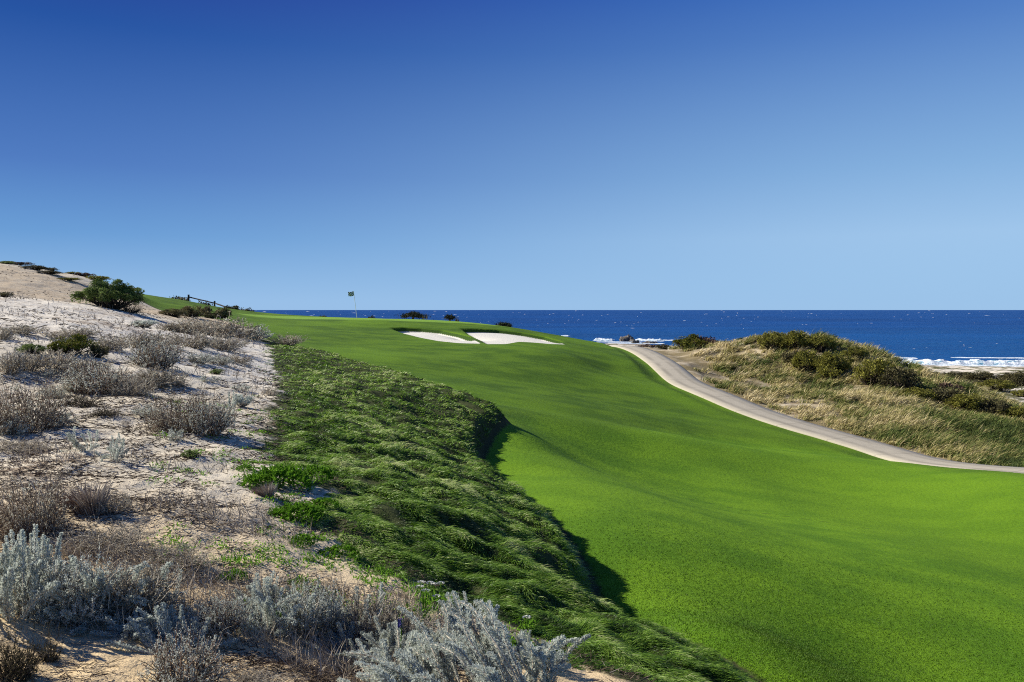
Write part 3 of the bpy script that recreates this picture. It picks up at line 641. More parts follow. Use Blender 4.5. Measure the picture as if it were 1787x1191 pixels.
# ------------------------------------------------------------------ plants on the left dune, far to near
G1, G2, G3, G4 = 'low scrub along the dune crest', 'grey shrubs on the sandy slope', 'heath mounds at the grass edge', 'silver shrubs of the foreground'
LEFT = [
 # kind, px, base y, w, h, label, category, group, Y
 ('brown', 18, 467, 66, 7, 'dark brown scrub on the dune crest at the far left frame edge', G1, 56),
 ('green', 8, 470, 26, 6, 'small bright green clump under the brown scrub on the dune crest', G1, 54),
 ('dark', 58, 481, 52, 8, 'dark grey green scrub band where the white sand streak begins', G1, 53),
 ('dark', 71, 472, 16, 5, 'tiny dark bush alone against the sky on the dune crest', G1, 56),
 ('dark', 90, 477, 20, 6, 'dark rounded bush on the sky line above the white sand', G1, 56),
 ('dark', 86, 487, 44, 6, 'long dark scrub strip between tan slope and white sand', G1, 52),
 ('olive', 118, 495, 44, 5, 'thin olive scrub strip below the white sand streak', G1, 51),
 ('brown', 146, 488, 34, 7, 'red brown scrub on the crest above the white sand', G1, 56),
 ('olive', 127, 484, 26, 5, 'olive tuft on the crest left of the red brown scrub', G1, 56),
 ('olive', 172, 494, 36, 9, 'olive scrub on the crest just behind the big green bush', G1, 55),
 ('brown', 228, 509, 26, 7, 'flat red brown scrub right of the big green bush on the crest', G1, 60),
 ('dark', 6, 519, 34, 10, 'dark low bush at left frame edge where the white sand brow starts', G1, 33),
 ('green', 190, 538, 104, 50, 'large rounded green bush on the sand below the dune crest', None, None),
 ('darktwig', 224, 545, 48, 18, 'dark twiggy skirt shrub at the right foot of the big green bush', None, None),
 ('straw', 303, 553, 46, 14, 'low tan heath mound nearest the sand beside the upper fairway', G3, None),
 ('straw', 337, 554, 44, 20, 'broad tan and green heath mound in the middle of its row', G3, None),
 ('brown', 362, 552, 16, 18, 'small red brown peaked bush on top of the heath row', G3, None),
 ('straw', 390, 556, 26, 19, 'compact tan heath mound at the right end of its row', G3, None),
 ('dark', 368, 556, 36, 12, 'dark low bush between the two rightmost heath mounds', G3, None),
 ('silvmound', 252, 571, 42, 12, 'small dark silver shrub alone on the pale sand', G2, None),
 ('halfdry', 300, 577, 55, 13, 'thin dry shrub at the upper left of the big grey thicket', G2, None),
 ('halfdry', 338, 585, 92, 32, 'tall purplish grey dry shrub below the heath mounds', G2, None),
 ('halfdry', 380, 588, 92, 35, 'dense grey dry shrub in the middle of the upper thicket', G2, None),
 ('halfdry', 418, 590, 70, 32, 'dry grey shrub next to the silver shrub by the fairway', G2, None),
 ('silver', 443, 592, 57, 25, 'dark silver rounded shrub at the fairway edge end of the thicket', G2, None),
 ('halfdry', 505, 602, 59, 18, 'pinkish grey shrub alone on top of the rough bank', G2, None),
 ('halfdry', 40, 583, 70, 17, 'spiky grey shrub around a small green tuft at the left', G2, None),
 ('yellow', 43, 577, 13, 9, 'small round yellow green tuft inside a spiky grey shrub', G2, None),
 ('halfdry', 5, 592, 44, 20, 'spiky grey shrub cut by the left frame edge below the pale sand', G2, None),
 ('halfdry', 100, 590, 66, 13, 'low grey shrub line behind the yellow green bush', G2, None),
 ('halfdry', 140, 588, 66, 17, 'low dry shrub with thin shoots behind and right of the yellow green bush', G2, None),
 ('yellow', 128, 618, 64, 34, 'bright yellow green rounded bush among grey shrubs', None, None),
 ('yellow', 96, 618, 36, 22, 'orange tinged yellow bush left of the bright rounded one', None, None),
 ('green', 56, 618, 54, 18, 'low grassy green bush at the left end of the green row', None, None),
 ('dark', 172, 624, 32, 22, 'dark dense bush just right of the yellow green bush', None, None),
 ('halfdry', 195, 612, 66, 27, 'pale grey dry shrub behind the dark dense bush', G2, None),
 ('halfdry', 240, 606, 88, 29, 'wide pale dry shrub on the sand left of the thicket', G2, None),
 ('halfdry', 290, 604, 77, 25, 'dry shrub joining the lower left of the thicket', G2, None),
 ('halfdry', 340, 608, 84, 29, 'brown grey shrub at the lower middle of the thicket', G2, None),
 ('halfdry', 392, 612, 79, 29, 'grey shrub at the lower right of the thicket above bare sand', G2, None),
 ('mixed', 272, 643, 101, 52, 'tall dark brown and grey shrub with upright wands casting a long shadow', None, None),
 ('silver', 346, 634, 51, 18, 'dark silver shrub on sand right of the tall wand shrub', G2, None),
 ('silver', 384, 636, 48, 17, 'silver grey shrub at the edge of the trampled sand', G2, None),
 ('dry', 408, 632, 66, 17, 'sparse fallen twigs beside the silver shrub on trampled sand', G2, None),
 ('halfdry', 15, 650, 66, 39, 'dry lilac grey shrub at the left edge below the green row', G2, None),
 ('halfdry', 52, 646, 66, 39, 'lilac grey upright shrub in front of the low grassy bush', G2, None),
 ('halfdry', 102, 648, 84, 39, 'dry shrub with bare wands in front of the orange tinged bush', G2, None),
 ('halfdry', 150, 656, 79, 37, 'dry shrub in front of the bright yellow green bush', G2, None),
 ('silver', 86, 657, 40, 15, 'small silver shrub in the gap left of the large grey thicket', G2, None),
 ('mixed', 168, 686, 128, 52, 'large silver and brown tangle in the centre of the left slope', None, None),
 ('silver', 130, 682, 55, 29, 'silver shrub at the left foot of the large tangle', G2, None),
 ('dry', 228, 692, 99, 39, 'dry fallen tangle right of the large silver and brown one', G2, None),
 ('halfdry', 262, 676, 99, 34, 'pale grey tangle below the long shadow', G2, None),
 ('dry', 302, 672, 66, 25, 'thin dry tangle at the right of the pale grey one', G2, None),
 ('silver', 364, 667, 37, 12, 'small pale silver shrub in the middle of the bare sand', G2, None),
 ('silver', 421, 682, 33, 13, 'small silver cushion near the rough under a dark twig', G2, None),
 ('green', 378, 654, 24, 10, 'tiny green plant on sand at the end of the long shadow', G2, None),
 ('silvmound', 423, 710, 34, 22, 'round dark silver cushion on sand near the rough', G2, None),
 ('dry', 470, 688, 37, 13, 'dry brown twigs at the edge of the rough', G2, None),
 ('silver', 93, 694, 44, 20, 'silver sprig beside the flat sand patch at the left', G2, None),
 ('rusty', 40, 752, 141, 87, 'big brown twiggy shrub with pale curved stems at the left edge', None, None),
 ('silver', 18, 757, 66, 29, 'silver leaves under the big brown twiggy shrub', G2, None),
 ('silver', 102, 742, 51, 24, 'silver shrub in shade right of the big brown twiggy shrub', G2, None),
 ('dry', 30, 785, 121, 18, 'flattened dry brown straw below the big brown shrub', G2, None),
 ('darktwig', 140, 710, 84, 28, 'low dark shrub lying across the flat sand patch', G2, None),
 ('darktwig', 182, 724, 60, 16, 'trailing dark twigs to the right of the low dark shrub', G2, None),
 ('silver', 262, 728, 62, 22, 'silver shrub left of the rusty brown shrub', G2, None),
 ('silver', 276, 744, 33, 12, 'little silver sprig below left of the rusty brown shrub', G2, None),
 ('rusty', 322, 752, 132, 69, 'rusty brown shrub with fallen branches in the middle of the slope', None, None),
 ('mixed', 362, 758, 99, 60, 'silver and dark shrub in front of the rusty brown one', None, None),
 ('plume', 398, 734, 52, 52, 'silver leaning shoots right of the rusty brown shrub', G2, None),
 ('silver', 303, 768, 37, 22, 'greenish silver plant alone on the sand below the rusty shrub', G2, None),
 ('green', 331, 800, 24, 14, 'small green rosette with dry flower head on bare sand', G2, None),
 ('plume', 142, 788, 62, 40, 'left one of two silver clumps on the white sand', G2, None),
 ('plume', 194, 802, 62, 46, 'right one of two silver clumps on the white sand', G2, None),
 ('tussock', 148, 893, 84, 54, 'dead grass tussock of brown and grey blades leaning left', None, None),
 ('dry', 196, 892, 70, 34, 'dark dry twigs right of the dead grass tussock', G2, None),
 ('rusty', 55, 935, 120, 96, 'thin red brown twigs rising behind the tall silver shrub at left', G2, None),
 ('dry', 175, 960, 190, 44, 'flat brown dead brush behind the foreground shrubs', G2, None),
 ('dry', 290, 985, 150, 34, 'flat brown dead brush reaching towards the green sprigs', G2, None),
 ('plume', 30, 1075, 168, 136, 'tall silver shrub in the lower left corner above the bare sand', None, None),
 ('silver', 130, 1078, 157, 104, 'grey tangled shrub right of the tallest silver shoots', None, None),
 ('plume', 190, 1075, 179, 104, 'silver branched shrub among dry brush above the middle of the lower sand hollow', None, None),
 ('halfdry', 236, 1072, 157, 88, 'grey dry shrub with crossing branches behind the centre silver plant', None, None),
 ('plume', 272, 1055, 85, 62, 'bluish silver clump between the dry shrubs and the green sprigs', G4, None),
 ('plume', 62, 1084, 78, 21, 'low silver fringe along the top of the lower left sand hollow', G4, None),
 ('silver', 112, 1090, 52, 21, 'short silver fringe nearest the middle of the sand hollow', G4, None),
 ('plume', 214, 1112, 94, 40, 'low pale silver mound at the right rim of the sand hollow', G4, None),
 ('mixed', 318, 1215, 146, 96, 'dark grey hanging shrub at the bottom edge left of centre', None, None),
 ('mixed', 384, 1105, 101, 64, 'dry wiry stems between the two silver groups', G4, None),
 ('plume', 480, 1100, 123, 77, 'grey brown shrub with a silver plume above the shaded sand', G4, None),
 ('plume', 500, 1060, 67, 48, 'slanting silver plume in front of the green sprigs', G4, None),
 ('silver', 545, 1105, 112, 80, 'dry pale shoots left of the bright silver mound', G4, None),
 ('halfdry', 655, 1115, 134, 72, 'tawny dry shoots behind the silver foreground', G4, None),
 ('dry', 705, 1125, 146, 64, 'fine purplish dry stems below the blue flower spike', G4, None),
 ('plume', 640, 1160, 112, 53, 'dense silver foliage above the bare sand at bottom centre', G4, None),
 ('plume', 690, 1150, 112, 67, 'silver foliage hump left of the long woolly shoots', G4, None),
 ('plume', 760, 1140, 112, 59, 'silver foliage behind the long woolly shoots', G4, None),
 ('plume', 930, 1150, 101, 48, 'silver clump at the right end where the rough begins', G4, None),
 ('silvmound', 955, 1168, 66, 32, 'small rounded silver clump at the right foot of the sprawling plant', G4, None),
 ('darktwig', 20, 1215, 110, 86, 'black shaded dead twigs in the bottom left corner', G4, None),
 ('darktwig', 86, 1200, 44, 56, 'upright dark spiky plant beside the bottom left twigs', G4, None),
 ('dry', 440, 1185, 123, 21, 'fallen brown twigs on the shaded sand at the bottom', G4, None),
 # bright leafy plants at the edge of the rough
 ('fern', 480, 848, 120, 35, 'large bright green leafy mat at the left edge of the rough', 'leafy mats at the edge of the rough', None),
 ('fern', 545, 838, 80, 27, 'bright green leafy mat merging into the rough right of the largest', 'leafy mats at the edge of the rough', None),
 ('fern', 512, 905, 96, 27, 'leafy green mat with white flower head above the sand notch', 'leafy mats at the edge of the rough', None),
 ('fern', 560, 885, 60, 16, 'strip of spiky green leaves inside the rough above the sand notch', 'leafy mats at the edge of the rough', None),
 ('fern', 522, 952, 76, 19, 'oval leafy green mat on the sand between two larger ones', 'leafy mats at the edge of the rough', None),
 ('fern', 588, 970, 74, 18, 'bright spreading leafy mat nearest the dry foreground shoots', 'leafy mats at the edge of the rough', None),
 ('fern', 425, 822, 50, 11, 'thin green runner on sand left of the largest leafy mat', 'leafy mats at the edge of the rough', None),
 ('tussock', 462, 866, 44, 26, 'small brown dead tuft below the largest leafy mat', None, None),
 ('fern', 405, 1010, 50, 14, 'small leafy clump behind the silver green sprays', 'leafy mats at the edge of the rough', None),
 ('fern', 520, 1025, 44, 18, 'leafy green clump behind the dry pale shoots', 'leafy mats at the edge of the rough', None),
]
for kind, px, by, w_, h_, lab, grp, Y_ in LEFT:
    ymin = 0
    place(kind, px, by, w_, h_, lab, 'ground cover' if kind == 'fern' else 'grass tuft' if kind == 'tussock' else 'shrub', group=grp, Y=Y_ or ((4.25 if by <= 1200 else 4.05) if by > 1180 else None), sink=.04)

# right side bushes
G5, G6 = 'bushes on the coastal dune', 'bushes on the beach flat'
RIGHT = [
 ('yellow', 1206, 612, 56, 27, 'yellow green bush standing by the bend of the path', G5, 68),
 ('brown', 1228, 614, 40, 20, 'brownish bush leaning on the yellow green one by the bend', G5, 68),
 ('dark', 1158, 607, 26, 10, 'low dark green bush by the sand right of the rocks', G5, 74),
 ('dark', 1176, 605, 14, 6, 'tiny bush right of the low dark green one', G5, 76),
 ('brown', 1128, 604, 34, 9, 'flat grey brown scrub below the breaking waves', G5, 78),
 ('olive', 1350, 618, 52, 33, 'tall olive bush at the left of the dune top', G5, 59),
 ('olive', 1392, 618, 52, 33, 'rounded olive bush beside the tallest on the dune top', G5, 58),
 ('olive', 1434, 622, 47, 28, 'lower olive bush on the dune top before the gap', G5, 57),
 ('dark', 1386, 628, 40, 22, 'dark shaded bush in the middle of the dune top', G5, 56),
 ('olive', 1410, 648, 60, 39, 'olive bush on the face of the dune with a dark left side', G5, None),
 ('olive', 1456, 652, 59, 40, 'large olive bush on the dune face over a white sand patch', G5, None),
 ('olive', 1446, 664, 39, 28, 'small olive bush at the bottom of the dune face group', G5, None),
 ('olive', 1493, 632, 44, 22, 'green topped bush at the dip of the dune skyline', G5, 55),
 ('olive', 1524, 672, 59, 48, 'wide olive bush alone right of the white sand patch', G5, None),
 ('dark', 1566, 682, 64, 44, 'dark olive bush joined to the wide one', G5, None),
 ('olive', 1540, 652, 42, 28, 'olive bush on the skyline above the surf start', G5, 52),
 ('dark', 1646, 706, 76, 28, 'low dark bush on the falling dune edge', G5, None),
 ('olive', 1600, 700, 60, 24, 'low olive bush left of the falling dune edge one', G5, None),
 ('olive', 1690, 716, 70, 30, 'olive brown bush where the dune meets the beach flat', G5, None),
 ('dark', 1735, 722, 60, 26, 'dark bush lowest on the right dune shoulder', G5, None),
 ('olive', 1775, 732, 60, 24, 'olive bush at the right frame edge below the beach', G5, None),
 ('brown', 1655, 684, 40, 16, 'brown scrub on the dune skyline below the beach bushes', G5, None),
 ('dark', 1662, 655, 84, 14, 'long dark bush along the top of the beach under the surf', G6, 150),
 ('dark', 1712, 662, 70, 22, 'grey green bush in the middle of the beach flat', G6, 130),
 ('dark', 1766, 652, 56, 14, 'dark bush at the right end of the surf line', G6, 155),
 ('dark', 1778, 674, 50, 28, 'dark bush at the right frame edge on the sand flat', G6, 112),
 ('olive', 1738, 690, 62, 20, 'olive bush below the grey green one on the sand flat', G6, 96),
 ('dark', 1700, 678, 50, 14, 'small bush at the left of the sand flat', G6, 105),
 ('dark', 1688, 668, 34, 10, 'small dark scrub patch left of the middle bush on the beach flat', G6, 118),
 ('dark', 1750, 664, 30, 9, 'dark scrub patch between the middle bush and the frame edge bush', G6, 125),
 ('olive', 1784, 698, 36, 14, 'olive scrub at the right frame edge above the dune shoulder', G6, 92),
 ('dark', 1722, 648, 22, 7, 'tiny dark scrub against the surf between two beach bushes', G6, 165),
 ('dark', 1640, 660, 40, 8, 'flat scrub where the sand flat meets the dune', G6, 140),
]
for kind, px, by, w_, h_, lab, grp, Y_ in RIGHT:
    place(kind, px, by, w_, h_, lab, group=grp, Y=Y_, sink=.08)
for k, (px, w_, h_, top, lab) in enumerate([(310, 40, 5, 519, 'thin dark scrub line behind the upper grass left of the rail fence'), (355, 30, 6, 526, 'small dark bush under the rail of the fence'),
        (406, 24, 8, 534, 'dark spiky bush beyond the lower end of the rail fence'), (397, 14, 6, 534, 'tiny dark bush touching the end of the fence rail'), (428, 36, 5, 538, 'flat dark scrub where the sea horizon starts')]):
    Y_ = 93.0; x_ = (px - CX) / F * Y_; gzv = float(gz(np.array([x_]), np.array([Y_]))[0]); zt = -(top - HY) / F * Y_
    place_xy('dark', x_, Y_, gzv, w_ * Y_ / F, max(zt - gzv, .4), lab, 'shrub', None, 'scrub behind the upper grass', 0)
for px, top, w_, lab in [(560, 551.5, 22, 'thin dark scrub tip behind the left part of the green'), (650, 552.5, 16, 'tiny dark scrub tip right behind the flag')]:
    Y_ = 92.0; x_ = (px - CX) / F * Y_; gzv = float(gz(np.array([x_]), np.array([Y_]))[0]); zt = -(top - HY) / F * Y_
    place_xy('dark', x_, Y_, gzv, w_ * Y_ / F, max(zt - gzv, .4), lab, 'shrub', None, 'scrub behind the green', 0)

# ------------------------------------------------------------------ the great sprawling silver plant
HERO1 = [([(938,1200),(915,1161),(888,1125),(864,1092),(855,1066),(838,1050)], 4.2, 4.6), ([(905,1192),(873,1149),(843,1128),(812,1101),(794,1082),(787,1058),(781,1036)], 4.4, 4.9),
  ([(830,1120),(806,1082),(803,1060),(791,1034)], 4.6, 4.9), ([(862,1200),(821,1149),(794,1121),(772,1104)], 4.2, 4.5), ([(830,1195),(782,1161),(754,1128),(743,1112)], 4.3, 4.6),
  ([(800,1200),(762,1160),(740,1130),(728,1108)], 4.3, 4.6), ([(785,1190),(745,1166),(715,1152),(690,1142)], 4.2, 4.3), ([(760,1196),(712,1176),(664,1160)], 4.1, 4.2),
  ([(915,1170),(951,1135),(985,1113)], 4.5, 4.7), ([(895,1180),(862,1128),(842,1098),(838,1082)], 4.5, 4.8), ([(880,1195),(850,1160),(820,1128),(800,1112)], 4.2, 4.4),
  ([(740,1215),(700,1195),(670,1180),(655,1172)], 4.0, 4.1), ([(820,1215),(780,1190),(745,1180),(720,1185)], 4.0, 4.1), ([(900,1215),(870,1185),(845,1170),(825,1166)], 4.0, 4.15),
  ([(925,1190),(930,1150),(925,1125)], 4.4, 4.6), ([(880,1160),(885,1120),(880,1098)], 4.6, 4.9), ([(720,1195),(690,1168),(672,1140),(668,1118)], 4.3, 4.5), ([(700,1170),(712,1130),(722,1106)], 4.5, 4.7)]
def fan(base_px, tips, rise=.3, mid=(-6, 8)):
    """shoots from one foot to a set of tips, sagging a little on the way"""
    h = hit(*base_px); y0 = h[1]; o = []
    for k, (tx, ty) in enumerate(tips):
        bx, by = base_px[0] + (tx - base_px[0]) * .12, base_px[1] - 4
        m1 = (bx + (tx - bx) * .4 + mid[0] * (k % 3), by + (ty - by) * .3 + mid[1]); m2 = (bx + (tx - bx) * .8, by + (ty - by) * .68 + mid[1])
        o.append(([(bx, by), m1, m2, (tx, ty)], y0 + .05 * (k % 4), y0 + rise * (.5 + .5 * ((k * 7) % 5) / 4)))
    return o
def hero(lines, label, seed, nl, comp=6, R0=.030):
    rng = np.random.default_rng(seed)
    paths, rads = [], []
    S = 14
    for L, y0, y1 in lines:
        a = smooth_line(np.array([P(px, py, y0 + (y1 - y0) * i / (len(L) - 1)) for i, (px, py) in enumerate(L)]), 6)
        t = np.linspace(0, len(a) - 1, S); paths.append(np.stack([np.interp(t, np.arange(len(a)), a[:, k]) for k in range(3)], 1)); rads.append(R0)
        for rep in range(comp):      # companions beside each leader
            b = paths[-1 - rep] + rng.normal(0, .06, 3) * [1, 1.2, .4] + np.linspace(0, 1, S)[:, None] * (rng.normal(0, .09, 3) * [1, 1, .3] - [0, 0, .07])
            m = a.mean(0); paths.append(b[:] * 1); rads.append(rng.uniform(.55, .93) * R0)
    paths = np.array(paths); rads = np.array(rads)
    # root every stem: the low end bends down to the ground
    n = len(paths); low = gz(paths[:, 0, 0], paths[:, 0, 1])
    k = np.linspace(1, 0, S)[None, :, None] ** 3
    paths[:, :, 2:3] += (np.minimum(low - .02 - paths[:, 0, 2], 0))[:, None, None] * k
    g_ = gz(paths[..., 0].ravel(), paths[..., 1].ravel()).reshape(n, S); paths[..., 2] = np.maximum(paths[..., 2], g_ + np.linspace(0, .035, S))
    base_ = paths[:, 0].mean(0); base_[2] = float(gz(base_[:1], base_[1:2])[0])
    root = link(bpy.data.objects.new('shrub', None)); root.location = base_; root.empty_display_size = .1
    tag(root, label, 'shrub', G4)
    pp = paths - base_
    v, q, m = tubes(pp, np.linspace(.007, .004, S), 5)
    obj('stem', mesh('stem', v, [q], [4], M_TWIG, {'rnd': np.repeat(rng.uniform(.3, 1, n), m)}), root)
    i = rng.integers(0, n, nl); t = rng.beta(1.5, 1.0, nl) * (S - 1.01); j = t.astype(int); f = (t - j)[:, None]
    c = pp[i, j] * (1 - f) + pp[i, j + 1] * f; d = nrm(pp[i, j + 1] - pp[i, j]); o_ = nrm(np.cross(d, rng.normal(size=(nl, 3))))
    rr = rads[i] * np.interp(t, [0, 3, 9, S - 1], [.6, .85, 1, .5]) * (0.9 + .25 * np.sin(t * 5 + i * 2.1))
    c = c + o_ * (rr * rng.uniform(.15, .75, nl))[:, None]
    tone = rng.normal(0, .10, n)
    v, q, r = leaves(c, d * rng.uniform(.5, 1.3, (nl, 1)) + o_, np.clip(rr * .62, .008, .02) * rng.uniform(.7, 1.3, nl), .0062, np.clip(.56 + .35 * (t / S - .5) + tone[i] + rng.normal(0, .2, nl), 0, 1), rng)
    obj('foliage', mesh('foliage', v, [q], [4], M_SILVER, {'rnd': r}), root)
hero(HERO1, 'great sprawling silver plant with long woolly shoots at the bottom centre', 77, 110000)
hero(fan((618, 1135), [(508,1080),(516,1094),(530,1064),(549,1044),(566,1056),(585,1050),(601,1062),(622,1024),(640,1047),(536,1100),(575,1085),(655,1075)], .35), 'bright silver mound at the left of the great sprawling plant', 5, 42000, 4, .028)
hero(fan((428, 1108), [(384,1088),(400,1072),(416,1044),(440,1048),(456,1052),(470,1070),(410,1095),(448,1085)], .35), 'silver green sprays left of the shaded sand', 6, 26000, 4, .026)
hero(fan((458, 1065), [(448,1002),(462,1010),(478,1022),(440,1018),(490,1030)], .3), 'pale silver plume standing above the silver green sprays', 16, 12000, 3, .026)
hero(fan((322, 1140), [(272,1060),(284,1053),(298,1058),(316,1072),(340,1078),(266,1080),(300,1090),(352,1098),(282,1105)], .3), 'bright silver plant arching over the dark hanging shrub', 8, 34000, 4, .028)
hero(fan((58, 1068), [(62,916),(76,934),(88,952),(40,930),(20,926),(100,968),(8,950),(50,958),(118,985),(30,985),(70,1000)], .4, (-3, 4)), 'tallest pale silver shoots behind the lower left sand hollow', 9, 46000, 4, .026)
hero(fan((185, 1080), [(150,985),(172,992),(200,1000),(140,1010),(225,1012)], .35, (-3, 4)), 'greyish silver shoots in the middle of the lower left thicket', 10, 13000, 3, .022)

# ------------------------------------------------------------------ flowers
M_WHITE = ramp_mat('white_petal', [(0, (.5, .5, .45)), (1, (.8, .8, .74))]); M_BLUE = ramp_mat('blue_petal', [(0, (.03, .025, .14)), (1, (.12, .12, .45))])
def yarrow(px, py, Y, h, heads, lab):
    rng = np.random.default_rng(int(px)); x = (px - CX) / F * Y; z = float(gz(np.array([x]), np.array([Y]))[0])
    root = link(bpy.data.objects.new('flower', None)); root.location = (x, Y, z); tag(root, lab, 'flower', 'white flat topped flowers')
    pts = []
    for hd in range(heads):
        t = np.linspace(0, 1, 6)[:, None]; tip = np.array([rng.normal(0, .05), rng.normal(0, .04), h * rng.uniform(.6, 1)])
        pts.append(t * tip + np.c_[np.sin(t * 3) * .01, t * 0, t * 0])
    for p_ in pts:
        v, q, m = tubes(p_[None], .0035, 4); obj('stem', mesh('stem', v, [q], [4], M_FERN, {'rnd': np.full(len(v), .4)}), root)
    for p_ in pts:
        n = 60; a = rng.uniform(0, 6.28, n); r_ = np.sqrt(rng.uniform(0, 1, n)) * .026; c = p_[-1] + np.c_[np.cos(a) * r_, np.sin(a) * r_, -r_ * .35]
        v, q, r = leaves(c, np.c_[np.cos(a), np.sin(a), np.full(n, .5)], .010, .009, rng.uniform(0, 1, n), rng); obj('flower_head', mesh('flower_head', v, [q], [4], M_WHITE, {'rnd': r}), root)
    n = 90; c = np.c_[rng.normal(0, .05, n), rng.normal(0, .04, n), rng.uniform(0, h * .5, n)]
    v, q, r = leaves(c, rng.normal(size=(n, 3)) + [0, 0, .5], .035, .010, rng.uniform(.2, .9, n), rng); obj('foliage', mesh('foliage', v, [q], [4], M_FERN, {'rnd': r}), root)
yarrow(738, 1060, 5.9, .27, 5, 'tallest white flat topped flower behind the woolly shoots')
yarrow(765, 1050, 6.1, .22, 2, 'short white flower right behind the tallest white one')
yarrow(918, 1045, 6.3, .12, 2, 'pale flower head alone in the long rough grass')
yarrow(470, 868, 8.9, .14, 2, 'white flower head at the left of the second leafy mat')
yarrow(540, 890, 8.7, .16, 1, 'single round white flower head over the leafy mat')
def lupine(px, Y, h, lab):
    rng = np.random.default_rng(int(px)); x = (px - CX) / F * Y; z = float(gz(np.array([x]), np.array([Y]))[0])
    root = link(bpy.data.objects.new('flower', None)); root.location = (x, Y, z); tag(root, lab, 'flower', 'blue flower spikes')
    t = np.linspace(0, 1, 6)[:, None]; v, q, m = tubes((t * [0.01, 0, h])[None], .003, 4); obj('stem', mesh('stem', v, [q], [4], M_FERN, {'rnd': np.full(len(v), .3)}), root)
    n = 160; a = rng.uniform(0, 6.28, n); hh_ = rng.uniform(.86, 1, n); c = np.c_[np.cos(a) * .004, np.sin(a) * .004, hh_ * h]
    v, q, r = leaves(c, np.c_[np.cos(a), np.sin(a), np.full(n, .5)], .012 * (1.3 - hh_) * 2.5, .008, rng.uniform(0, 1, n), rng); obj('flower_head', mesh('flower_head', v, [q], [4], M_BLUE, {'rnd': r}), root)
lupine(698, 4.75, .36, 'deep blue flower spike above the purplish dry stems'); lupine(846, 4.9, .36, 'small blue flower spike between the long woolly shoots')

# ------------------------------------------------------------------ flag, fence, trees, rocks
def simple(name, col, rough=.6, bumpy=0.0):
    g = NT(name); c = g.mix(g.noise(6, 4), tuple(v * .75 for v in col), tuple(min(v * 1.2, 1) for v in col)); g.l(c, g.b.inputs['Base Color']); g.b.inputs['Roughness'].default_value = rough
    if bumpy: g.bump(g.noise(20, 4), bumpy, .03)
    return g.m
fx, fy = (623 - CX) / F * 75.5, 75.5; fz = float(gz(np.array([fx]), np.array([fy]))[0]); ftz = -(508.5 - HY) / F * 75.5
fr = link(bpy.data.objects.new('golf_flag', None)); fr.location = (fx, fy, fz); tag(fr, 'white golf flagstick with a black and white checkered flag standing in the green', 'golf flag')
H_ = ftz - fz; lx = -6.0 / F * 75.5
t = np.linspace(-.02, 1, 8)[:, None]; v, q, m = tubes((t * [lx, 0, H_])[None], .022, 8); obj('pole', mesh('pole', v, [q], [4], simple('pole_white', (.8, .8, .78), .35), smooth=True), fr)
g = NT('flag_check'); u_, v_ = g.attr('u'), g.attr('v')
ck = g.math('MODULO', g.math('ADD', g.math('FLOOR', g.math('MULTIPLY', u_, 5)), g.math('FLOOR', g.math('MULTIPLY', v_, 4))), 2)
g.l(g.mix(ck, (0.010, 0.012, 0.014), (.78, .80, .78)), g.b.inputs['Base Color'])
uu_, vv_ = np.meshgrid(np.linspace(0, 1, 26), np.linspace(0, 1, 21), indexing='ij'); fw, fh = .56, .42
FX = lx - uu_ * fw * .95; FZ = H_ - vv_ * fh - .03 - .06 * uu_ + .02 * np.sin(uu_ * 9); FY = .05 * np.sin(uu_ * 8 + vv_ * 2) * uu_; FX = FX + (vv_) * .05
fi = np.arange(26 * 21).reshape(26, 21); fq = np.stack([fi[:-1, :-1], fi[1:, :-1], fi[1:, 1:], fi[:-1, 1:]], -1).reshape(-1, 4)
fo = obj('flag', mesh('flag', np.c_[FX.ravel(), FY.ravel(), FZ.ravel()], fq, 4, g.m, {'u': uu_.ravel() * .999, 'v': vv_.ravel() * .999}, smooth=True), fr)
so = fo.modifiers.new('thick', 'SOLIDIFY'); so.thickness = .004
cup = tubes(np.array([[[0, 0, -.10], [0, 0, .004]]]), .054, 16); obj('cup', mesh('cup', cup[0], [cup[1]], [4], simple('cup_white', (.7, .7, .7))), fr)

WOOD = simple('dark_weathered_wood', (.045, .035, .03), .9, .6)
def beam(a, b, w_, h_):
    a, b = np.array(a, float), np.array(b, float); d = b - a; L = np.linalg.norm(d); d /= L; s = nrm(np.cross(d, [0, 0, 1.])) if abs(d[2]) < .95 else np.array([1., 0, 0]); u = np.cross(s, d); S = 7; v = []
    rng = np.random.default_rng(int(L * 1000))
    for t in np.linspace(0, 1, S):
        k = 1 + rng.normal(0, .05); o_ = a + d * L * t + rng.normal(0, .004, 3)
        for cx_2, cy_2 in ((-.5, -.38), (-.38, -.5), (.38, -.5), (.5, -.38), (.5, .38), (.38, .5), (-.38, .5), (-.5, .38)): v.append(o_ + s * cx_2 * w_ * k + u * cy_2 * h_ * k)
    i = np.arange(S * 8).reshape(S, 8); q = np.stack([i[:-1], np.roll(i, -1, 1)[:-1], np.roll(i, -1, 1)[1:], i[1:]], -1).reshape(-1, 4)
    return np.array(v), q, np.array([i[0][::-1], i[-1]])
FY_ = 86.0
def fpt(px, py, Y=FY_): return np.array(P(px, py, Y))
p1, p2 = fpt(329, 514.5), fpt(374.5, 525.5, 84.5)
fr = link(bpy.data.objects.new('rail_fence', None)); b1 = float(gz(p1[:1], p1[1:2])[0]); fr.location = (p1[0], p1[1], b1)
tag(fr, 'dark wooden post and rail fence sloping down behind the upper grass', 'fence'); O = np.array(fr.location)
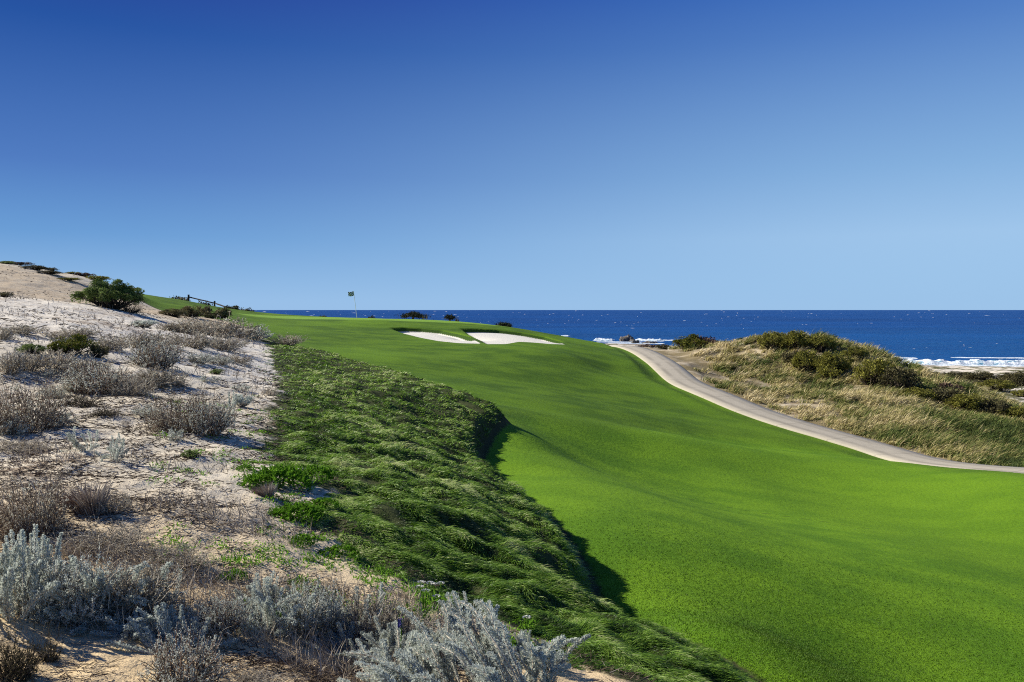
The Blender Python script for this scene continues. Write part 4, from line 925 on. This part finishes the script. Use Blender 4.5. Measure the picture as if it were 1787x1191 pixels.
for nm, a, b, w_, h_ in [('post', [p1[0], p1[1], b1 - .2], p1, .17, .17), ('post', [p2[0], p2[1], float(gz(p2[:1], p2[1:2])[0]) - .2], p2, .15, .15),
        ('rail', p1 + [.09, 0, -.27], p2 + [-.02, 0, -.24], .10, .12), ('rail', p2 + [.02, 0, -.24], fpt(395, 536.5, 83), .10, .12)]:
    v, q, c = beam(a, b, w_, h_); obj(nm, mesh(nm, v - O, [q, c], [4, 8], WOOD), fr)

M_CYP = ramp_mat('cypress_leaf', [(0, (.006, .010, .005)), (.6, (.022, .032, .013)), (1, (.06, .07, .028))], trans=.1)
BARK = simple('cypress_bark', (.07, .055, .045), .95, .8)
def cypress(px, top, bot, wpx, Y, lab, seed, nl=2600, lean=0.0):
    rng = np.random.default_rng(seed); x = (px - CX) / F * Y; z = float(gz(np.array([x]), np.array([Y]))[0]); ht = -(top - HY) / F * Y - z; W = wpx / F * Y; vis = (bot - top) / F * Y
    root = link(bpy.data.objects.new('cypress_tree', None)); root.location = (x, Y, z); tag(root, lab, 'tree', 'flat topped trees behind the green')
    t = np.linspace(0, 1, 7); base_p = np.c_[t * lean * .5 + .1 * np.sin(t * 5), 0 * t, t * (ht - vis * .6)]
    v, q, m = tubes(base_p[None], np.linspace(.26, .14, 7), 8); tr = obj('trunk', mesh('trunk', v, [q], [4], BARK, smooth=True), root)
    n = 16; ang = rng.uniform(0, 6.28, n); rad = np.sqrt(rng.uniform(0, 1, n)) * W * .44
    tips = np.c_[base_p[-1, 0] + np.cos(ang) * rad + lean * .3, np.sin(ang) * rad, ht - vis * (.12 + .5 * (rad / (W * .5)) ** 1.3 + rng.uniform(0, .2, n))]
    st = np.linspace(0, 1, 6)[None, :, None]; br = base_p[-1] * (1 - st) + tips[:, None] * st; br[..., 2] += np.sin(st[..., 0] * 3.1) * .12
    v, q, m = tubes(br, np.linspace(.09, .03, 6), 5); obj('limb', mesh('limb', v, [q], [4], BARK, smooth=True), root)
    i = rng.integers(0, n, nl); s_ = np.array([W * .14, W * .14, vis * .15]); c = tips[i] + rng.normal(size=(nl, 3)) * s_ * rng.uniform(.4, 1.1, n)[i][:, None]
    v, q, r = leaves(c, rng.normal(size=(nl, 3)) + [.2, 0, .3], rng.uniform(.10, .22, nl), .09, np.clip(.5 + rng.normal(0, .15, n)[i] + rng.normal(0, .2, nl), 0, 1), rng)
    obj('crown', mesh('crown', v, [q], [4], M_CYP, {'rnd': r}), root)
cypress(722, 544.5, 558, 40, 104, 'broad dark flat topped cypress left of the others behind the green', 5)
cypress(786, 549.5, 560, 21, 104, 'small umbrella shaped cypress between the other two', 8, 1500)
cypress(879, 562, 573, 25, 104, 'round topped dark cypress furthest right behind the bunkers', 9, 1900)
for px, top, w_, lab in [(742, 554, 18, 'dark bush at the right foot of the broad cypress'), (800, 558, 14, 'low dark bush right of the umbrella shaped cypress')]:
    Y_ = 96.0; x_ = (px - CX) / F * Y_; gzv = float(gz(np.array([x_]), np.array([Y_]))[0]); place_xy('dark', x_, Y_, gzv, w_ * Y_ / F, -(top - HY) / F * Y_ - gzv, lab, 'shrub', None, 'scrub behind the green', 0)

g = NT('sea_rock'); rn = g.noise(0.8, 6, .65); g.l(g.mix(g.step(rn, .35, .65), (.035, .032, .03), (.20, .18, .155)), g.b.inputs['Base Color']); g.bump(rn, 1.0, .6); ROCK = g.m
def rock(px, py, wpx, hpx, Y, lab, seed):
    import bmesh
    bm = bmesh.new(); bmesh.ops.create_icosphere(bm, subdivisions=4, radius=1); v = np.array([x_.co for x_ in bm.verts]); f = np.array([[q_.index for q_ in x_.verts] for x_ in bm.faces]); bm.free()
    n = fbm(v[:, 0] * 1.0 + v[:, 2] * .7, v[:, 1] * 1.0 - v[:, 2] * .8, 1.1, 5, seed); rid = 1 - np.abs(fbm(v[:, 0] + v[:, 2], v[:, 1] * 1.3, .8, 3, seed + 3)) * .7
    v = v * (0.8 + .5 * n[:, None]) * rid[:, None]; v[:, 2] = np.round(v[:, 2] * 5) / 5 * .35 + v[:, 2] * .65; v[:, 0] += v[:, 2] * .2
    W, H = wpx / F * Y, hpx / F * Y; v = v * [W * .75, W * .5, H * 1.5]
    o = obj('sea_rock', mesh('sea_rock', v, f, 3, ROCK)); o.location = ((px - CX) / F * Y, Y, SEA - .1); tag(o, lab, 'rock', 'rocks in the surf')
rock(1093, 590, 22, 9, 455, 'largest grey rock rising from the surf beyond the path end', 3)
rock(1103, 594, 10, 4, 450, 'low dark rock just right of the largest surf rock', 5)
rock(1108, 599, 16, 6.5, 428, 'dark rock nearer the shore below the largest surf rock', 7)
rock(1133, 601, 26, 4.5, 424, 'flat brown rock shelf right of the near surf rock', 11)

# ------------------------------------------------------------------ foam
g = NT('foam_white'); fn = g.noise(1.4, 5, .7); fs_ = g.noise(.55, 6, .75, scale3=(.5, 1.6, 1.4)); g.l(g.mix(g.step(fs_, .40, .50), (.10, .27, .38), g.mix(g.step(fn, .3, .7), (.60, .68, .72), (.86, .88, .88))), g.b.inputs['Base Color']); g.bump(fn, .8, .4); FOAM = g.m
def surf(line, hgt, depth, seed, label_kind='stuff'):
    """a breaking wave: lumpy ridge of foam following a line of world points"""
    L = smooth_line(np.array([(a, b, 0) for a, b in line]), 40)[:, :2]; n = len(L); t = np.gradient(L, axis=0); t /= np.linalg.norm(t, axis=1)[:, None]; nn_ = np.c_[-t[:, 1], t[:, 0]]
    S = 18; s = np.linspace(-1, 1, S); e = np.minimum(np.arange(n), n - 1 - np.arange(n)) / n * 6; e = np.clip(e, 0, 1) ** .6
    x = L[:, 0][:, None] + nn_[:, 0][:, None] * s * depth; y = L[:, 1][:, None] + nn_[:, 1][:, None] * s * depth
    pr = np.clip(1 - s ** 2, 0, 1) ** .7; nz = .62 + .55 * fbm(x, y, 4, 5, seed); z = SEA - .15 + hgt * pr[None] * np.clip(nz, .02, 2) * e[:, None] + .1
    i = np.arange(n * S).reshape(n, S); q = np.stack([i[:-1, :-1], i[1:, :-1], i[1:, 1:], i[:-1, 1:]], -1).reshape(-1, 4)
    return np.c_[x.ravel(), y.ravel(), z.ravel()], q
def SX_(px, Y): return ((px - CX) / F * Y, Y)
Ls = [([SX_(1565, 276), SX_(1610, 266), SX_(1680, 264), SX_(1740, 263), SX_(1800, 262), SX_(1880, 258)], 1.9, 4.0, 3),
      ([SX_(1560, 258), SX_(1650, 255), SX_(1740, 254), SX_(1850, 250)], .5, 6, 4),
      ([SX_(1540, 300), SX_(1575, 296), SX_(1602, 294)], .7, 3, 5), ([SX_(1500, 284), SX_(1560, 284), SX_(1605, 282)], .35, 5, 15), ([SX_(1660, 300), SX_(1740, 298), SX_(1800, 296)], .3, 3, 16),
      ([SX_(1037, 470), SX_(1055, 468), SX_(1072, 466)], 1.7, 5, 6), ([SX_(1106, 462), SX_(1130, 460), SX_(1160, 458)], 1.7, 5, 7), ([SX_(1040, 448), SX_(1085, 444), SX_(1120, 440)], .3, 6, 8),
      ([SX_(1060, 430), SX_(1100, 428), SX_(1150, 426)], .3, 5, 9), ([SX_(1150, 470), SX_(1180, 468)], .5, 4, 10), ([SX_(978, 545), SX_(986, 545), SX_(994, 544)], .8, 4, 12), ([SX_(1120, 424), SX_(1160, 422)], .5, 4, 13)]
vs, qs, off = [], [], 0
for a, h_, d_, sd in Ls:
    v, q = surf(a, h_, d_, sd); vs.append(v); qs.append(q + off); off += len(v)
tag(obj('surf_foam', mesh('surf_foam', np.concatenate(vs), np.concatenate(qs), 4, FOAM, smooth=True)), 'white surf breaking along the shore and around the rocks', 'surf', kind='stuff')
# whitecaps
n = 1050; u = R.uniform(-.75, 1.0, n); dl = 1 / R.uniform(1 / 14000, 1 / 330, n); dl = np.where(R.random(n) < .45, np.exp(R.uniform(np.log(330), np.log(15000), n)), dl)
x, y = u * dl, dl; keep = fbm(x / 4, y, 260, 3, 40) + R.uniform(-.35, .35, n) > -.05; x, y = x[keep], y[keep]; n = len(x)
k = 14; an = np.arange(k) * 2 * np.pi / k; sz = np.maximum(y / F, .25) * R.gamma(1.8, .68, n)
rx = sz[:, None] * (1 + R.uniform(-.4, .4, (n, k))); ry = rx * .5
ring = np.stack([x[:, None] + np.cos(an) * rx, y[:, None] + np.sin(an) * ry, np.full((n, k), SEA + .03)], -1); top = np.stack([x, y, SEA + .03 + np.maximum(y / F * .42, .12) * R.uniform(.5, 1.2, n)], -1)
v = np.concatenate([ring, top[:, None]], 1).reshape(-1, 3); b = np.arange(n)[:, None] * (k + 1); f = np.stack([b + np.arange(k), b + (np.arange(k) + 1) % k, np.broadcast_to(b + k, (n, k))], -1).reshape(-1, 3)
tag(obj('whitecaps', mesh('whitecaps', v, f, 3, FOAM, smooth=True)), 'small white wave crests scattered over the open sea', 'foam', kind='stuff')

# ------------------------------------------------------------------ grass and litter
def scatter(n, umin, umax, ymin, ymax):
    u = R.uniform(umin, umax, n); q = R.uniform(1 / ymax, 1 / ymin, n); y = 1 / q; return u * y, y
def zone_info(x, y):
    z, d, dc, bd, dp = ground(x, y); dr, _ = sdist(x, y, RL); s, _ = sdist(x, y, PC); return z, d, dc, bd, dp, -dr, s * PC_SIGN
def grass_obj(name, lab, v, q, t, r, mat):
    fs, ns = ([q, t], [4, 3]) if len(q) else ([t], [3])
    tag(obj(name, mesh(name, v, fs, ns, mat, {'rnd': r})), lab, 'grass', kind='stuff')
M_ROUGH = ramp_mat('rough_blade', [(0, (.014, .034, .005)), (.3, (.062, .135, .010)), (.55, (.150, .280, .024)), (.8, (.29, .43, .075)), (1, (.54, .58, .26))], trans=.4, rough=.5, spec=.3)
x, y = scatter(720000, -.42, .52, 4.3, 42)
z, d, dc, bd, dp, dr, s = zone_info(x, y)
m = (d < .26) & (fbm(x * .8 + y * .4, y * .8 - x * .2, .40, 3, 51) + R.uniform(-.1, .5, len(x)) > -.22) & (dr + 0.8 * (fbm(x, y, .5, 3, 50)) > 0) & (np.random.default_rng(1).random(len(x)) < .95)
x, y, z, d, dr = x[m], y[m], z[m], d[m], dr[m]; n = len(x); print('rough blades', n)
tn = fbm(x * .8 + y * .4, y * .8 - x * .2, .40, 3, 51); big = fbm(x, y, 2.2, 2, 52)
ang = -.45 + 2.2 * fbm(x, y, .7, 3, 53) + R.normal(0, .40, n); h2 = np.c_[np.cos(ang), np.sin(ang), np.zeros(n)]
L = (.06 + .10 * np.clip(tn + .3, 0, 1)) * R.uniform(.6, 1.25, n) * np.interp(y, [5, 30], [1, 1.3]) * np.clip(.55 + dr * .7, .5, 1)
d0 = nrm(h2 * R.uniform(.25, .8, (n, 1)) + [0, 0, 1.]); be = nrm(h2 + np.c_[np.zeros((n, 2)), -.25 - R.uniform(0, .4, n)])
root_ = np.c_[x, y, z - .01]
tint = np.clip(.47 + .30 * big + .60 * tn + R.normal(0, .16, n), 0, 1)
v, q, t, r = ribbons(root_, d0, be, L, np.maximum(.0045, y * .00085), tint, 3)
grass_obj('rough_grass', 'long wind combed green grass covering the bank', v, q, t, r, M_ROUGH)
# short turf near by
M_TURF = ramp_mat('turf_blade', [(0, (.040, .085, .005)), (.5, (.115, .225, .008)), (1, (.24, .36, .025))], trans=.25, rough=.6)
x, y = scatter(400000, -.1, .80, 5.2, 15)
z, d, dc, bd, dp, dr, s = zone_info(x, y); m = (d > .42) & (s < -PW / 2 - .1) & (y < R.uniform(6.5, 14, len(x))); x, y, z = x[m], y[m], z[m]; n = len(x)
g2 = fbm(x, y, 1.4, 4, 60) + .4 * fbm(x * .6, y, .3, 2, 63) + .55 * fbm(x, y, 6, 3, 61) + 1.5 * (sm((-sdist(x, y, SHADE_XY)[0] * MSG + .9 + 2 * fbm(x, y, 3, 2, 62)) / -1.8 + 1) - 1) ; a_ = R.uniform(0, 6.28, n); d0 = nrm(np.c_[np.cos(a_) * .5 + .2, np.sin(a_) * .5, np.ones(n)])  # blade tint also darkens past the line, for the painted slope shade
v, q, t, r = ribbons(np.c_[x, y, z - .004], d0, d0, R.uniform(.010, .022, n) * np.interp(y, [6, 30], [1, 1.4]), np.maximum(.005, y * .0011), np.clip(.54 + .25 * g2 + R.normal(0, .07, n), 0, 1), 1)
grass_obj('fairway_turf', 'closely mown bright green fairway grass', v, q, t, r, M_TURF)
# marram on the coastal dune
M_MAR = ramp_mat('marram_blade', [(0, (.04, .06, .014)), (.3, (.10, .145, .025)), (.55, (.28, .26, .09)), (.8, (.46, .38, .17)), (1, (.62, .53, .31))], trans=.2, rough=.7)
nc_ = 11000; x, y = scatter(nc_, .2, .80, 24, 78); 
z, d, dc, bd, dp, dr, s = zone_info(x, y); cov = fbm(x, y, 4.5, 3, 70)
openp = .9 * np.exp(-((x - 15.2) ** 2 + (y - 57) ** 2) / 9) + .9 * sm((y - 50) / 6) * (1 - sm((s - PW / 2 - 1.2) / 1.6)) + .9 * np.exp(-((x - 14.5) ** 2 + (y - 51) ** 2) / 6) + np.exp(-((x - 12.5) ** 2 + (y - 66) ** 2) / 30)
m = (s > PW / 2 + .35) & (dc < np.where(x > 22, 2.5, 9)) & (cov + .62 - .9 * openp + R.uniform(-.25, .25, nc_) > 0); x, y = x[m], y[m]; ncl = len(x); per = 40
ci = np.repeat(np.arange(ncl), per); n = len(ci); rr = np.abs(R.normal(0, .22, n)); aa = R.uniform(0, 6.28, n); X_, Y_2 = x[ci] + np.cos(aa) * rr, y[ci] + np.sin(aa) * rr
z, d, dc, bd, dp, dr, s = zone_info(X_, Y_2); ok = s > PW / 2 + .1
X_, Y_2, z, ci, aa, rr, s = X_[ok], Y_2[ok], z[ok], ci[ok], aa[ok], rr[ok], s[ok]; n = len(X_); print('marram', n)
hgt_ = (R.uniform(.40, .85, ncl) * np.interp(cov[m], [-.3, .6], [.6, 1.2]))[ci] * R.uniform(.6, 1.15, n) * np.clip(.35 + s * .25, .35, 1)
wd = nrm(np.c_[.75 + .3 * R.normal(size=n), -.35 + .3 * R.normal(size=n), np.zeros(n)])
d0 = nrm(np.c_[np.cos(aa) * rr * 1.5, np.sin(aa) * rr * 1.5, np.ones(n)] + wd * .15); be = nrm(wd * .9 + np.c_[np.cos(aa) * .5, np.sin(aa) * .5, R.uniform(-.35, .7, n)])
lowg = sm((X_ - 15.5) / 4) * sm((43 - Y_2) / 5); edgey = np.exp(-((s - 2.2) / 1.3) ** 2)
tint = np.clip(.61 + .22 * (R.normal(size=ncl))[ci] + .50 * fbm(X_, Y_2, 4, 3, 71) - .33 * lowg + .12 * edgey * (1 - lowg) + R.normal(0, .12, n), 0, 1)
v, q, t, r = ribbons(np.c_[X_, Y_2, z - .02], d0, be, hgt_, np.maximum(.012, Y_2 * .0007), tint, 3)
grass_obj('dune_grass', 'tan and green beach grass over the coastal dune', v, q, t, r, M_MAR)
# dead twigs and leaf litter on the sand
M_LIT = ramp_mat('litter', [(0, (.025, .018, .013)), (.5, (.095, .066, .045)), (.85, (.19, .15, .115)), (1, (.33, .29, .24))], rough=.95)
x, y = scatter(190000, -.78, .30, 3.6, 62); z, d, dc, bd, dp, dr, s = zone_info(x, y)
cv = fbm(x, y * 1.3, 1.1, 4, 80) + .5 * fbm(x, y, 4, 2, 81) - .25 * sm((5.4 - y) / .8) * (x < -.6) - .10 * sm((y - 14) / 8) + .12 * np.exp(-((y - 10) / 4.5) ** 2)
m = (d < 0) & (dr < .3) & (cov_r := (cv + R.uniform(-.6, .38, len(x)) > .02)); x, y, z = x[m], y[m], z[m]; n = len(x); print('litter', n)
a_ = R.normal(0, .75, n) + np.where(R.random(n) < .5, 0, np.pi); h2 = np.c_[np.cos(a_), np.sin(a_) * .8, R.uniform(-.02, .35, n)]
ln_ = R.uniform(.025, .12, n) * np.interp(y, [4, 20], [.8, 1.9]); v, q, t, r = ribbons(np.c_[x, y, z + .002], nrm(h2), nrm(h2 + R.normal(0, .4, (n, 3)) * [1, 1, .3]), ln_, np.maximum(.003, y * .0009), np.clip(.42 + R.normal(0, .24, n), 0, 1), 2)
o_ = tag(obj('dead_twigs', mesh('dead_twigs', v, [q, t], [4, 3], M_LIT, {'rnd': r})), 'dead twigs and leaf litter strewn over the sand', 'litter', kind='stuff')
# standing dry stalks between the shrubs
x, y = scatter(26000, -.78, .12, 4.6, 34); z, d, dc, bd, dp, dr, s = zone_info(x, y); cv = fbm(x, y, 1.5, 3, 90)
m = (d < 0) & (dr < -.1) & (cv > .12) & ((y < 9.5) | ((y > 13) & (y < 31))); x, y, z = x[m], y[m], z[m]; n = len(x); print('stalks', n)
d0 = nrm(np.c_[R.normal(0, .45, n) - .15, R.normal(0, .4, n), np.ones(n)]); v, q, t, r = ribbons(np.c_[x, y, z], d0, nrm(d0 + R.normal(0, .45, (n, 3))), R.uniform(.06, .22, n) * np.interp(y, [5, 20], [1, 1.4]), np.maximum(.003, y * .0007), np.clip(.6 + R.normal(0, .25, n), 0, 1), 3)
tag(obj('dry_stalks', mesh('dry_stalks', v, [q, t], [4, 3], M_TWIG, {'rnd': r})), 'thin grey dry stalks standing between the shrubs', 'dry grass', kind='stuff')
# small green sprigs on the sand beside the rough
x, y = scatter(900, -.45, .05, 5.2, 15); z, d, dc, bd, dp, dr, s = zone_info(x, y); m = (dr < .1) & (dr > -2.2 - 0 * y) & (d < 0) & (fbm(x, y, .9, 2, 95) + R.uniform(-.3, .3, len(x)) > .12); x, y = x[m], y[m]
ci = np.repeat(np.arange(len(x)), 30); n = len(ci); px_ = x[ci] + R.normal(0, .055, n); py_ = y[ci] + R.normal(0, .05, n); z = gz(px_, py_)
v, q, r = leaves(np.c_[px_, py_, z + R.uniform(0, .03, n)], R.normal(size=(n, 3)) + [0, 0, .9], R.uniform(.02, .045, n), .011, np.clip(.5 + R.normal(0, .22, n), 0, 1))
tag(obj('green_sprigs', mesh('green_sprigs', v, q, 4, M_FERN, {'rnd': r})), 'small green sprigs creeping over the sand beside the rough', 'ground cover', kind='stuff')
